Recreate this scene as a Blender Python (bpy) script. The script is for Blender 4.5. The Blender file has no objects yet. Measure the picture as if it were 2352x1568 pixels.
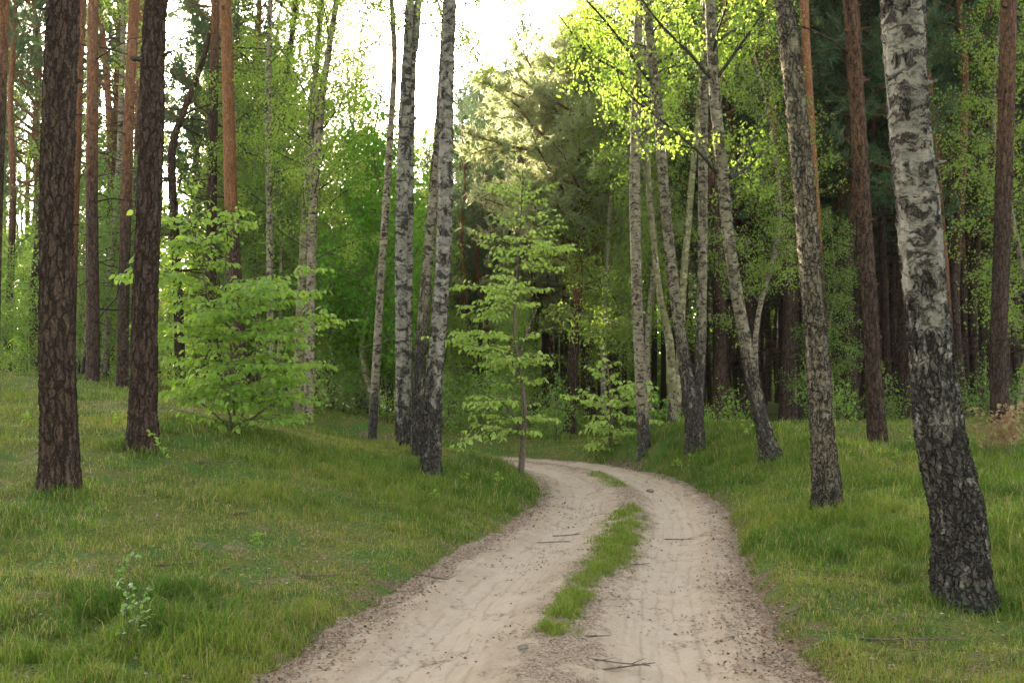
import bpy, math, random
import numpy as np
from mathutils import Vector
R = math.radians
PI = math.pi
scene = bpy.context.scene
COL = scene.collection

# ------------------------------------------------------------------ camera, world, sun
F = 2287.0; CU, CV = 1176.0, 784.0; EYE = 1.6; HOR = 860.0
PITCH = math.atan((HOR - CV) / F)
cam_d = bpy.data.cameras.new('camera'); cam = bpy.data.objects.new('camera', cam_d); COL.objects.link(cam)
cam_d.sensor_width = 36.0; cam_d.lens = 36.0 * F / 2352.0
cam_d.clip_start = 0.05; cam_d.clip_end = 3000
cam.location = (0, 0, EYE); cam.rotation_euler = (PI / 2 + PITCH, 0, 0)
scene.camera = cam

SUN_EL, SUN_AZ = R(15.4), R(-18.35)          # azimuth measured from +Y towards +X
w = bpy.data.worlds.new('World'); scene.world = w; w.use_nodes = True
nt = w.node_tree; bg = nt.nodes['Background']
sky = nt.nodes.new('ShaderNodeTexSky'); sky.sky_type = 'NISHITA'; sky.sun_disc = False
sky.sun_elevation = SUN_EL; sky.sun_rotation = SUN_AZ
sky.air_density = 0.7; sky.dust_density = 2.2; sky.ozone_density = 0.6
hs = nt.nodes.new('ShaderNodeHueSaturation'); hs.inputs['Saturation'].default_value = 0.45      # thin bright overcast: a paler sky
wm = nt.nodes.new('ShaderNodeMix'); wm.data_type = 'RGBA'; wm.blend_type = 'MULTIPLY'; wm.inputs[0].default_value = 1.0; wm.inputs[7].default_value = (1.06, 1.0, 0.90, 1)
nt.links.new(sky.outputs[0], hs.inputs['Color']); nt.links.new(hs.outputs[0], wm.inputs[6]); 
tcw = nt.nodes.new('ShaderNodeTexCoord'); dt = nt.nodes.new('ShaderNodeVectorMath'); dt.operation = 'DOT_PRODUCT'
dt.inputs[1].default_value = (math.sin(SUN_AZ) * math.cos(SUN_EL), math.cos(SUN_AZ) * math.cos(SUN_EL), math.sin(SUN_EL)); nt.links.new(tcw.outputs['Generated'], dt.inputs[0])
def _mr(lo, hi, amp, typ='SMOOTHERSTEP'):
    q = nt.nodes.new('ShaderNodeMapRange'); q.interpolation_type = typ; nt.links.new(dt.outputs['Value'], q.inputs[0])
    q.inputs[1].default_value = lo; q.inputs[2].default_value = hi; q.inputs[3].default_value = 0; q.inputs[4].default_value = amp; return q.outputs[0]
ad = nt.nodes.new('ShaderNodeMath'); nt.links.new(_mr(math.cos(R(1.0)), math.cos(R(.45)), 22), ad.inputs[0]); nt.links.new(_mr(math.cos(R(10)), 1.0, 5), ad.inputs[1])
gl = nt.nodes.new('ShaderNodeMix'); gl.data_type = 'RGBA'; gl.blend_type = 'MULTIPLY'; gl.inputs[0].default_value = 1; gl.inputs[6].default_value = (1, .88, .68, 1); nt.links.new(ad.outputs[0], gl.inputs[7])
sm = nt.nodes.new('ShaderNodeMix'); sm.data_type = 'RGBA'; sm.blend_type = 'ADD'; sm.inputs[0].default_value = 1; nt.links.new(wm.outputs[2], sm.inputs[6]); nt.links.new(gl.outputs[2], sm.inputs[7])
nt.links.new(sm.outputs[2], bg.inputs[0]); bg.inputs[1].default_value = 0.15
sl = bpy.data.lights.new('sun', 'SUN'); so = bpy.data.objects.new('sun', sl); COL.objects.link(so)
sl.energy = 5.0; sl.angle = R(0.5); sl.color = (1.0, 0.86, 0.66)
sd = Vector((math.sin(SUN_AZ) * math.cos(SUN_EL), math.cos(SUN_AZ) * math.cos(SUN_EL), math.sin(SUN_EL)))
so.rotation_euler = sd.to_track_quat('Z', 'Y').to_euler()
scene.view_settings.view_transform = 'Standard'; scene.view_settings.look = 'None'
scene.view_settings.exposure = 2.82; scene.view_settings.gamma = 1.0
scene.view_settings.use_curve_mapping = False
cy = scene.cycles
cy.max_bounces = 10; cy.diffuse_bounces = 6; cy.glossy_bounces = 2; cy.transmission_bounces = 8
cy.transparent_max_bounces = 4; cy.volume_bounces = 0
cy.use_denoising = True; cy.use_adaptive_sampling = True; cy.adaptive_threshold = 0.012
cy.sample_clamp_indirect = 6.0; cy.caustics_reflective = False; cy.caustics_refractive = False

def P(u, v, d):
    """the point of the place seen at (u, v) of the 2352 px wide photograph, d metres ahead"""
    a = (u - CU) / F; b = (CV - v) / F
    y = math.cos(PITCH) - b * math.sin(PITCH); z = math.sin(PITCH) + b * math.cos(PITCH)
    k = d / y
    return np.array([a * k, d, EYE + z * k])

# ------------------------------------------------------------------ noise
def _h(ix, iy, iz, seed):
    h = (ix.astype(np.int64) * 374761393 + iy.astype(np.int64) * 668265263 + iz.astype(np.int64) * 2147483647 + seed * 144665) & 0xFFFFFFFF
    h = ((h ^ (h >> 13)) * 1274126177) & 0xFFFFFFFF
    h = ((h ^ (h >> 16)) * 2246822519) & 0xFFFFFFFF
    return ((h ^ (h >> 15)) & 0xFFFFFF) / float(0xFFFFFF)
def vn(x, y, z=None, seed=0):
    x = np.asarray(x, float); y = np.asarray(y, float); z = np.zeros_like(x) if z is None else np.asarray(z, float)
    ix, iy, iz = np.floor(x), np.floor(y), np.floor(z)
    fx, fy, fz = x - ix, y - iy, z - iz
    fx, fy, fz = [f * f * (3 - 2 * f) for f in (fx, fy, fz)]
    r = 0
    for a in (0, 1):
        for b in (0, 1):
            for c in (0, 1):
                wgt = (fx if a else 1 - fx) * (fy if b else 1 - fy) * (fz if c else 1 - fz)
                r = r + wgt * _h(ix + a, iy + b, iz + c, seed)
    return r * 2 - 1
def fbm(x, y, z=None, o=4, seed=0):
    r = 0; a = 1.0; f = 1.0; t = 0
    for k in range(o):
        r = r + a * vn(np.asarray(x) * f, np.asarray(y) * f, None if z is None else np.asarray(z) * f, seed + k * 17)
        t += a; a *= .5; f *= 2.03
    return r / t
def sst(a, b, x):
    t = np.clip((x - a) / (b - a), 0, 1); return t * t * (3 - 2 * t)

# ------------------------------------------------------------------ terrain
CL = np.array([(-.05, -14), (-.05, -6), (-.02, 0), (.04, 3), (.15, 5.2), (.42, 7), (.64, 8.2), (1.06, 10), (1.36, 11.8), (1.50, 13.6), (1.40, 15.2), (1.05, 16.7), (.3, 17.8), (-1.2, 18.8), (-3.5, 19.8), (-7, 20.8), (-14, 22)], float)
def catmull(P_, n):
    out = []
    Q = np.vstack([2 * P_[0] - P_[1], P_, 2 * P_[-1] - P_[-2]])
    for i in range(1, len(Q) - 2):
        for k in range(n):
            t = k / n
            out.append(.5 * ((2 * Q[i]) + (-Q[i-1] + Q[i+1]) * t + (2*Q[i-1] - 5*Q[i] + 4*Q[i+1] - Q[i+2]) * t * t + (-Q[i-1] + 3*Q[i] - 3*Q[i+1] + Q[i+2]) * t**3))
    out.append(Q[-2]); return np.array(out)
CLD = catmull(CL, 14)
CLT = np.gradient(CLD, axis=0); CLT /= np.linalg.norm(CLT, axis=1)[:, None]
CLS = np.concatenate([[0], np.cumsum(np.linalg.norm(np.diff(CLD, axis=0), axis=1))])
CLN = np.stack([CLT[:, 1], -CLT[:, 0]], 1)           # to the right of travel
def path_w(y_): return np.interp(y_, [0, 5.2, 8, 12, 15.6, 18, 22], [1.38, 1.36, 1.2, 1.06, .95, .95, 1.0])
def path_coords(x, y):
    """signed distance to the centre line and arc length"""
    x = np.asarray(x, float).ravel(); y = np.asarray(y, float).ravel()
    t = np.empty_like(x); s = np.empty_like(x)
    for a in range(0, len(x), 20000):
        dx = x[a:a+20000, None] - CLD[None, :, 0]; dy = y[a:a+20000, None] - CLD[None, :, 1]
        d2 = dx * dx + dy * dy; i = np.argmin(d2, 1); r = np.arange(len(i))
        sg = dx[r, i] * CLN[i, 0] + dy[r, i] * CLN[i, 1]
        t[a:a+20000] = np.sqrt(d2[r, i]) * np.where(sg < 0, -1, 1); s[a:a+20000] = CLS[i]
    return t, s
ctrl = [P(*a) for a in [
    (137, 1118, 9.1), (327, 1030, 10.8), (216, 868, 21), (281, 872, 22), (30, 872, 19), (450, 940, 16), (540, 988, 12.5), (710, 968, 19),
    (853, 1022, 16), (925, 1032, 15.5), (965, 1046, 14.5), (990, 1100, 13.2), (1195, 1088, 14.7), (1150, 1052, 15.9), (1080, 1045, 16.2), (1240, 1115, 13.6),
    (0, 1568, 4.85), (0, 1300, 7.0), (400, 1400, 6.2), (400, 1200, 8.2), (700, 1150, 9.6), (500, 1568, 5.05),
    (2215, 1392, 6.8), (1900, 1176, 10), (1770, 1055, 14), (2017, 1024, 14.5), (1597, 1032, 16), (1480, 1013, 17), (1545, 996, 19),
    (1307, 996, 26), (1400, 1022, 18.6), (2300, 972, 17), (2352, 1250, 8.0), (2352, 1568, 5.1), (2100, 1568, 5.12), (1760, 1250, 9.0),
    (2100, 945, 35), (1700, 948, 35), (1300, 958, 40), (850, 940, 40), (700, 935, 30), (100, 868, 32), (100, 866, 45), (400, 880, 30)]]
ctrl += [np.array(a) for a in [(0, -10, 0.), (-6, -5, .1), (6, -5, .1), (0, 90, .5), (-60, 90, .8), (60, 90, .6), (-60, 0, .6), (60, 0, .4), (80, 40, .5), (-80, 40, 1.2), (1, 22.5, .12), (3.4, 19.5, .4)]]
for i in range(20, len(CLD) - 40, 16):
    for sgn, zz in ((-1, .10), (1, .10)):
        q = CLD[i] + CLN[i] * sgn * (path_w(CLD[i, 1]) + .35); ctrl.append(np.array([q[0], q[1], zz]))
ctrl = np.array(ctrl)
def _phi(r2): return np.sqrt(r2 + 1.0)
_n = len(ctrl)
_A = np.zeros((_n + 1, _n + 1))
_A[:_n, :_n] = _phi(((ctrl[:, None, :2] - ctrl[None, :, :2]) ** 2).sum(2)) + np.eye(_n) * -.02
_A[:_n, _n] = 1; _A[_n, :_n] = 1
_W = np.linalg.solve(_A, np.concatenate([ctrl[:, 2], [0]]))
def H0(x, y):
    x = np.asarray(x, float); y = np.asarray(y, float); sh = x.shape; x = x.ravel(); y = y.ravel(); out = np.empty_like(x)
    xc = np.clip(x, -90, 90); yc = np.clip(y, -20, 100)
    for a in range(0, len(x), 20000):
        d = (xc[a:a+20000, None] - ctrl[None, :, 0]) ** 2 + (yc[a:a+20000, None] - ctrl[None, :, 1]) ** 2
        out[a:a+20000] = _phi(d) @ _W[:_n] + _W[_n]
    return np.clip(out, -1.2, 2.4).reshape(sh)
def H(x, y):
    x = np.asarray(x, float); y = np.asarray(y, float); sh = x.shape
    z = H0(x, y)
    t, s = path_coords(x, y); t = t.reshape(sh); s = s.reshape(sh)
    x1, y1 = x, y
    edge = np.abs(t) - path_w(y) - .10 * fbm(x1 * 1.3, y1 * 1.3, o=3, seed=5).reshape(sh)
    k = sst(-.12, .42, edge)
    bump = .045 * fbm(x1 * .9, y1 * .9, o=3, seed=2) + .05 * fbm(x1 * 3.2, y1 * 3.2, o=3, seed=9)
    # little earth step along the right-hand edge
    step = .07 * np.exp(-((edge - .22) / .16) ** 2) * (t > 0) * sst(4, 6, y) * (1 - sst(12.5, 14.5, y))
    z = (-.07) * (1 - k) + (z + bump) * k + step
    return z
def Hs(x, y): return float(H(np.array([x]), np.array([y]))[0])
FEET = [P(u, v, d) for u, v, d in ((137, 1118, 9.1), (327, 1030, 10.8), (853, 1022, 16), (925, 1032, 15.5), (990, 1100, 13.2), (2215, 1392, 6.8), (1900, 1176, 10), (1770, 1055, 14), (2017, 1024, 14.5), (1597, 1032, 16), (1480, 1013, 17))]
def lush(x, y):
    """how green and tall the grass stands, 0..1"""
    g = fbm(x * .42, y * .42, o=4, seed=31) * .9 + .12 + fbm(x * 2.3, y * 2.3, o=2, seed=44) * .28
    for (u, v, d, r, a) in ((150, 1450, 5.6, 1.5, .5), (40, 1250, 7.3, 1.2, .5), (1010, 1130, 12.6, 2.2, .75), (1150, 1140, 12.5, 1.2, .7), (600, 1430, 6.0, .9, .45), (2050, 1250, 8.6, 1.2, .5), (1950, 1050, 13, 2.5, .4), (1620, 1070, 15, 1.6, .6), (2300, 1120, 11, 1.5, .6), (2330, 1040, 13.0, 1.6, .5), (1500, 1060, 17, 2, .5),
                            (150, 1000, 12, 2.5, -.3), (420, 1180, 8.8, 1.2, -.10), (200, 1290, 7.1, .5, -.8), (2150, 1500, 5.6, 1.2, -.7), (700, 1240, 8.4, .9, -.3), (1850, 1300, 7.6, .8, -.4)):
        q = P(u, v, d); g = g + a * np.exp(-((x - q[0]) ** 2 + (y - q[1]) ** 2) / r ** 2)
    for q in FEET: g = g + .55 * np.exp(-((x - q[0]) ** 2 + (y - q[1]) ** 2) / .16)
    return np.clip(.55 + g * .72, 0, 1)

# ------------------------------------------------------------------ mesh building
class Geo:
    def __init__(s): s.V = []; s.F = []; s.n = 0; s.A = {}
    def add(s, V, Fc, mat=0, smooth=True, **attrs):
        V = np.asarray(V, np.float32); Fc = np.asarray(Fc, np.int64)
        s.V.append(V); s.F.append((Fc + s.n, mat, smooth))
        for k in ('bc', 'rnd', 'tone', 'col'):
            dflt = {'bc': 3, 'rnd': 0, 'tone': 0, 'col': 3}[k]
            v = attrs.get(k)
            if v is None: v = np.zeros((len(V), dflt), np.float32) if dflt else np.zeros(len(V), np.float32)
            s.A.setdefault(k, []).append(np.asarray(v, np.float32))
        s.n += len(V)
    def mesh(s, name, mats, use=('bc', 'rnd', 'tone')):
        me = bpy.data.meshes.new(name)
        V = np.concatenate(s.V); me.vertices.add(len(V)); me.vertices.foreach_set('co', V.ravel())
        loops = np.concatenate([f.ravel() for f, _, _ in s.F]).astype(np.int32)
        tot = np.concatenate([np.full(len(f), f.shape[1], np.int32) for f, _, _ in s.F])
        start = np.concatenate([[0], np.cumsum(tot)[:-1]]).astype(np.int32)
        me.loops.add(len(loops)); me.loops.foreach_set('vertex_index', loops)
        me.polygons.add(len(tot)); me.polygons.foreach_set('loop_start', start); me.polygons.foreach_set('loop_total', tot)
        for m in mats: me.materials.append(m)
        me.polygons.foreach_set('material_index', np.concatenate([np.full(len(f), m, np.int32) for f, m, _ in s.F]))
        me.update(calc_edges=True)
        me.polygons.foreach_set('use_smooth', np.concatenate([np.full(len(f), sm, bool) for f, _, sm in s.F]))
        for k in use:
            d = np.concatenate(s.A[k])
            if k in ('bc',):
                at = me.attributes.new(k, 'FLOAT_VECTOR', 'POINT'); at.data.foreach_set('vector', d.ravel())
            elif k == 'col':
                at = me.attributes.new(k, 'FLOAT_COLOR', 'POINT')
                at.data.foreach_set('color', np.concatenate([d, np.ones((len(d), 1), np.float32)], 1).ravel())
            else:
                at = me.attributes.new(k, 'FLOAT', 'POINT'); at.data.foreach_set('value', d.ravel())
        me.validate(); return me
    def obj(s, name, mats, parent=None, use=('bc', 'rnd', 'tone'), **tags):
        o = bpy.data.objects.new(name, s.mesh(name, mats, use)); COL.objects.link(o)
        if parent is not None: o.parent = parent
        for k, v in tags.items(): o[k] = v
        return o
def thing(name, label, cat, loc, group=None, rz=0):
    o = bpy.data.objects.new(name, None); COL.objects.link(o); o.empty_display_size = .3
    o.location = loc; o.rotation_euler = (0, 0, rz); o['label'] = label; o['category'] = cat
    if group: o['group'] = group
    return o
def nrm(v): return v / (np.linalg.norm(v, axis=-1, keepdims=True) + 1e-9)

def tube(g, pts, rad, sides=6, mat=0, tone=None, rfun=None, cap=True):
    pts = np.asarray(pts, float); rad = np.asarray(rad, float); n = len(pts)
    T = nrm(np.gradient(pts, axis=0))
    ref = np.array([0, 1., 0]) if abs(T[0, 1]) < .8 else np.array([1., 0, 0])
    N = nrm(np.cross(T, ref)); B = nrm(np.cross(T, N))
    a = np.linspace(0, 2 * PI, sides, endpoint=False)
    s = np.concatenate([[0], np.cumsum(np.linalg.norm(np.diff(pts, axis=0), axis=1))])
    rr = np.repeat(rad[:, None], sides, 1)
    if rfun is not None: rr = rfun(rr, a[None, :], s[:, None])
    ca, sa = np.cos(a), np.sin(a)
    V = pts[:, None, :] + rr[..., None] * (N[:, None, :] * ca[None, :, None] + B[:, None, :] * sa[None, :, None])
    bc = np.stack([rad[:, None] * ca, rad[:, None] * sa, np.repeat(s[:, None], sides, 1)], -1)
    i = np.arange(n - 1)[:, None] * sides; j = np.arange(sides)[None, :]; j2 = (j + 1) % sides
    Q = np.stack([i + j, i + sides + j, i + sides + j2, i + j2], -1).reshape(-1, 4)
    tn = np.zeros(n) if tone is None else np.asarray(tone, float)
    g.add(V.reshape(-1, 3), Q, mat, True, bc=bc.reshape(-1, 3), tone=np.repeat(tn, sides))

LEAF = {  # (along, side, up) outline and faces
    'fine': (np.array([(0, 0, 0), (.35, 0, -.02), (.7, 0, -.03), (1, 0, -.12), (.3, .27, .07), (.68, .24, .03), (.3, -.27, .07), (.68, -.24, .03)]),
             np.array([(0, 1, 4, 4), (1, 2, 5, 4), (2, 3, 5, 5), (0, 6, 1, 1), (1, 6, 7, 2), (2, 7, 3, 3)])),
    'kite': (np.array([(0, 0, 0), (.42, .34, .09), (1, 0, -.05), (.42, -.34, .09)]), np.array([(0, 3, 2, 1)])),
    'clump': (np.array([(0, 0, 0), (.35, .36, .14), (1, .1, -.05), (.5, -.38, .1), (.2, .1, .3), (.75, .45, .38), (1.1, -.1, .42), (.5, -.2, .55)]), np.array([(0, 3, 2, 1), (4, 7, 6, 5)])),
}
def leaves(g, C, ax, nm, size, kind='kite', mat=0, rng=None, droop=0):
    C = np.asarray(C, float)
    if len(C) == 0: return
    T, Fc = LEAF[kind]
    ax = nrm(ax); side = nrm(np.cross(nm, ax)); up = np.cross(ax, side)
    V = C[:, None, :] + size[:, None, None] * (T[None, :, 0, None] * ax[:, None, :] + T[None, :, 1, None] * side[:, None, :] + T[None, :, 2, None] * up[:, None, :])
    n, k = len(C), len(T)
    off = (np.arange(n) * k)[:, None, None]
    rnd = np.repeat(rng.random(n), k)
    if kind == 'fine':
        q = np.array([f for f in Fc if f[2] != f[3]]); t = np.array([f[:3] for f in Fc if f[2] == f[3]])
        base = g.n
        g.add(V.reshape(-1, 3), (q[None] + off).reshape(-1, 4), mat, True, rnd=rnd)
        g.F.append(((t[None] + off).reshape(-1, 3) + base, mat, True))
    else:
        g.add(V.reshape(-1, 3), (Fc[None] + off).reshape(-1, 4), mat, False, rnd=rnd)
def needles(g, C, ax, size, rng, k=9, wid=.10, mat=0):
    """tufts of k narrow triangles fanning round the shoot"""
    C = np.asarray(C, float); n = len(C)
    if n == 0: return
    d = nrm(ax[:, None, :] * .75 + rng.normal(0, .62, (n, k, 3)) + np.array([0, 0, .15]))
    sd_ = nrm(np.cross(d, rng.normal(0, 1, (n, k, 3))))
    L = size[:, None, None] * rng.uniform(.7, 1.15, (n, k, 1))
    o = C[:, None, :] + rng.normal(0, .18, (n, k, 3)) * size[:, None, None]
    a = o - sd_ * L * wid; b = o + sd_ * L * wid; c = o + d * L
    V = np.stack([a, b, c], 2).reshape(-1, 3)
    Fc = np.arange(n * k * 3).reshape(-1, 3)
    g.add(V, Fc, mat, False, rnd=np.repeat(np.repeat(rng.random(n), k), 3))

def limb(rng, p0, d0, L, n=6, droop=.0, wob=.12, lift=0):
    pts = [np.array(p0, float)]; d = nrm(np.array(d0, float)); st = L / n
    for i in range(n):
        d = nrm(d + rng.normal(0, wob, 3) * math.sqrt(st) + np.array([0, 0, (lift - droop * (i + 1) / n) * st]))
        pts.append(pts[-1] + d * st)
    return np.array(pts)
def at_path(pts, s):
    seg = np.linalg.norm(np.diff(pts, axis=0), axis=1); cs = np.concatenate([[0], np.cumsum(seg)])
    return np.array([np.interp(s, cs, pts[:, k]) for k in range(3)])
def plen(pts): return float(np.linalg.norm(np.diff(pts, axis=0), axis=1).sum())

def twig_leaves(g, rng, pts, o):
    """leaves along one twig"""
    L = plen(pts); n = max(2, int(L / o['gap']))
    s = (np.arange(n) + rng.random(n)) / n * L
    C = at_path(pts, s).T; T = nrm(np.gradient(C, axis=0)) if n > 1 else np.array([[1., 0, 0]])
    if o.get('flat'):
        sgn = np.where(np.arange(n) % 2, 1, -1)[:, None]
        sdv = nrm(np.cross(T, np.array([0, 0, 1.])))
        ax = T * .6 + sdv * sgn * .8 + rng.normal(0, .25, (n, 3)) + np.array([0, 0, -o.get('hang', .35)])
        nm = np.array([0, 0, 1.]) + rng.normal(0, .5, (n, 3))
    else:
        ax = rng.normal(0, .7, (n, 3)) + np.array([0, 0, -o.get('hang', .6)]); nm = rng.normal(0, 1, (n, 3)) + np.array([0, 0, .4])
        C = C + rng.normal(0, o.get('spread', .05), (n, 3))
    leaves(g, C, ax, nm, o['size'] * rng.uniform(.5, 1.25, n), o.get('kind', 'kite'), 1, rng)

def leafy_branch(g, rng, pts, r0, o, depth=1, twigs=True):
    """a limb with side twigs and leaves; bark is slot 0, leaf slot 1"""
    L = plen(pts); n = len(pts)
    rad = r0 * np.linspace(1, .18, n); tube(g, pts, rad, 5 if r0 > .012 else 3, 0, tone=np.full(n, o.get('tone', 0)))
    s = o.get('bare', .2) * L; sg = 1
    while s < L:
        c = at_path(pts, s); T = nrm(at_path(pts, min(L, s + .05)) - at_path(pts, max(0, s - .05)))
        if o.get('flat'):
            sdv = nrm(np.cross(T, np.array([0, 0, 1.]))) * sg; dd = T * .65 + sdv * .8 + rng.normal(0, .12, 3)
        else:
            dd = T * .6 + nrm(rng.normal(0, 1, 3)) * .9
        tl = o['twig'] * rng.uniform(.5, 1.15) * (.45 + .75 * (1 - s / L) if depth else 1)
        tp = limb(rng, c, dd, tl, 3, droop=o.get('tdroop', 1.0), wob=.2)
        if depth > 0 and tl > .5 and o.get('sub', True):
            leafy_branch(g, rng, tp, r0 * .4, dict(o, twig=o['twig'] * .42, bare=.1), 0)
        else:
            if o.get('twigtube', True): tube(g, tp, np.linspace(.003, .0015, len(tp)) * o.get('tk', 1), 3, 0, tone=np.full(len(tp), o.get('tone', 0)))
            twig_leaves(g, rng, tp, o)
        s += o['every'] * rng.uniform(.6, 1.4); sg = -sg
    twig_leaves(g, rng, pts[-3:], o)

def crown(g, rng, tp, z0, z1, n, Lfun, o, up=(.5, .9), r0=.02, az=None):
    """limbs round a trunk path tp between arc lengths z0 and z1"""
    a = rng.uniform(0, 6.28)
    for i in range(n):
        f = (i + rng.uniform(.1, .9)) / n; s = z0 + (z1 - z0) * f
        a += 2.4 + rng.normal(0, .4)
        aa = a if az is None else az[0] + rng.uniform(-1, 1) * az[1]
        e = rng.uniform(*up)
        L = Lfun(f) * rng.uniform(.75, 1.2)
        if L < .12: continue
        pts = limb(rng, at_path(tp, s), (math.cos(aa) * math.cos(e), math.sin(aa) * math.cos(e), math.sin(e)), L, 6, droop=o.get('droop', .5), wob=.16)
        leafy_branch(g, rng, pts, max(.004, r0 * L / 2.2), o)

def pine_crown(g, rng, tp, z0, z1, n, Lmax, size=.13, k=9, every=.22, wid=.10, flat=.25):
    a = rng.uniform(0, 6.28)
    for i in range(n):
        f = (i + rng.random()) / n; s = z0 + (z1 - z0) * f; a += 2.4 + rng.normal(0, .5)
        L = Lmax * (0.45 + .75 * math.sin(PI * min(1, .25 + f * .62))) * (1 - f ** 4 * .75) * rng.uniform(.6, 1.15)
        e = rng.uniform(.0, .5) + f * .5
        pts = limb(rng, at_path(tp, s), (math.cos(a) * math.cos(e), math.sin(a) * math.cos(e), math.sin(e)), L, 6, droop=.1, wob=.22, lift=.2)
        tube(g, pts, np.linspace(.030, .008, 7) * (L / 2), 4, 0, tone=np.ones(7) * .9)
        q = .25 * L; C = []; AX = []
        while q < L:
            c = at_path(pts, q); T = nrm(at_path(pts, min(L, q + .05)) - at_path(pts, max(0, q - .05)))
            sp = limb(rng, c, T * .6 + nrm(rng.normal(0, 1, 3)) * np.array([1, 1, flat + .25]), rng.uniform(.3, .85) * (1.1 - .5 * q / L), 3, wob=.25, lift=.5)
            tube(g, sp, np.array([.006, .005, .004, .003]), 3, 0, tone=np.ones(4) * .8)
            m = max(2, int(plen(sp) / .11))
            for t in np.linspace(.2, 1, m):
                C.append(at_path(sp, t * plen(sp)) + rng.normal(0, .04, 3)); AX.append(nrm(sp[-1] - sp[0]) + rng.normal(0, .3, 3))
            q += every * rng.uniform(.6, 1.4)
        if C: needles(g, np.array(C), nrm(np.array(AX)), size * rng.uniform(.8, 1.2, len(C)), rng, k, wid, 1)

def dead_branches(g, rng, tp, z0, z1, n, L=(.3, 1.6), r=.009, sub=2, mat=0, tone=.0, az=None, trad=.1):
    for i in range(n):
        s = rng.uniform(z0, z1); a = rng.uniform(0, 6.28) if az is None else az[0] + rng.uniform(-1, 1) * az[1]; e = rng.uniform(-.35, .45); l = rng.uniform(*L)
        d = np.array((math.cos(a) * math.cos(e), math.sin(a) * math.cos(e), math.sin(e)))
        pts = limb(rng, at_path(tp, s) + d * trad * .6, d, l, 5, droop=.2, wob=.3)
        rr = r * (.5 + l / 1.6); tube(g, pts, np.linspace(rr, rr * .3, 6), 4, mat, tone=np.full(6, tone))
        for k in range(int(sub * l)):
            c = at_path(pts, rng.uniform(.3, .95) * l); sp = limb(rng, c, d * .5 + rng.normal(0, .7, 3), rng.uniform(.12, .55), 3, droop=.2, wob=.3)
            tube(g, sp, np.linspace(rr * .45, rr * .15, 4), 3, mat, tone=np.full(4, tone))

# ------------------------------------------------------------------ materials
def mat_new(name):
    m = bpy.data.materials.new(name); m.use_nodes = True; n = m.node_tree.nodes; n.clear()
    out = n.new('ShaderNodeOutputMaterial'); return m, m.node_tree, out
class NB:
    """short node writer"""
    def __init__(s, nt): s.nt = nt
    def n(s, t, **k):
        x = s.nt.nodes.new(t)
        for a, v in k.items(): setattr(x, a, v)
        return x
    def l(s, a, b): s.nt.links.new(a, b)
    def setin(s, x, i, v):
        if hasattr(v, 'is_output') or isinstance(v, bpy.types.NodeSocket): s.l(v, x.inputs[i])
        else: x.inputs[i].default_value = v
    def math(s, op, a, b=0., c=0., clamp=False):
        x = s.n('ShaderNodeMath', operation=op, use_clamp=clamp); s.setin(x, 0, a); s.setin(x, 1, b); s.setin(x, 2, c); return x.outputs[0]
    def mix(s, f, a, b, typ='MIX'):
        x = s.n('ShaderNodeMix', data_type='RGBA', blend_type=typ); s.setin(x, 0, f)
        s.setin(x, 6, a if not isinstance(a, tuple) else (*a, 1)); s.setin(x, 7, b if not isinstance(b, tuple) else (*b, 1)); return x.outputs[2]
    def rng(s, v, a, b, c=0., d=1.):
        x = s.n('ShaderNodeMapRange', interpolation_type='SMOOTHSTEP'); s.setin(x, 0, v); s.setin(x, 1, a); s.setin(x, 2, b); s.setin(x, 3, c); s.setin(x, 4, d); return x.outputs[0]
    def attr(s, name): return s.n('ShaderNodeAttribute', attribute_name=name)
    def vmap(s, v, sc=(1, 1, 1), off=(0, 0, 0)):
        x = s.n('ShaderNodeVectorMath', operation='MULTIPLY_ADD'); s.l(v, x.inputs[0]); x.inputs[1].default_value = sc; s.setin(x, 2, off); return x.outputs[0]
    def vadd(s, a, b):
        x = s.n('ShaderNodeVectorMath', operation='ADD'); s.setin(x, 0, a); s.setin(x, 1, b); return x.outputs[0]
    def noise(s, v, sc, det=3, rough=.55, dist=0):
        x = s.n('ShaderNodeTexNoise'); s.l(v, x.inputs['Vector']); x.inputs['Scale'].default_value = sc; x.inputs['Detail'].default_value = det
        x.inputs['Roughness'].default_value = rough; x.inputs['Distortion'].default_value = dist; return x
    def vor(s, v, sc, feat='F1', rand=1):
        x = s.n('ShaderNodeTexVoronoi', feature=feat); s.l(v, x.inputs['Vector']); x.inputs['Scale'].default_value = sc; x.inputs['Randomness'].default_value = rand; return x
    def bsdf(s, col, rough=.8, spec=.2):
        x = s.n('ShaderNodeBsdfPrincipled'); s.setin(x, 'Base Color', col if not isinstance(col, tuple) else (*col, 1)); s.setin(x, 'Roughness', rough); s.setin(x, 'Specular IOR Level', spec); return x
    def bump(s, h, st=.5, dist=.01):
        x = s.n('ShaderNodeBump'); s.l(h, x.inputs['Height']); x.inputs['Strength'].default_value = st; x.inputs['Distance'].default_value = dist; return x.outputs[0]

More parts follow.
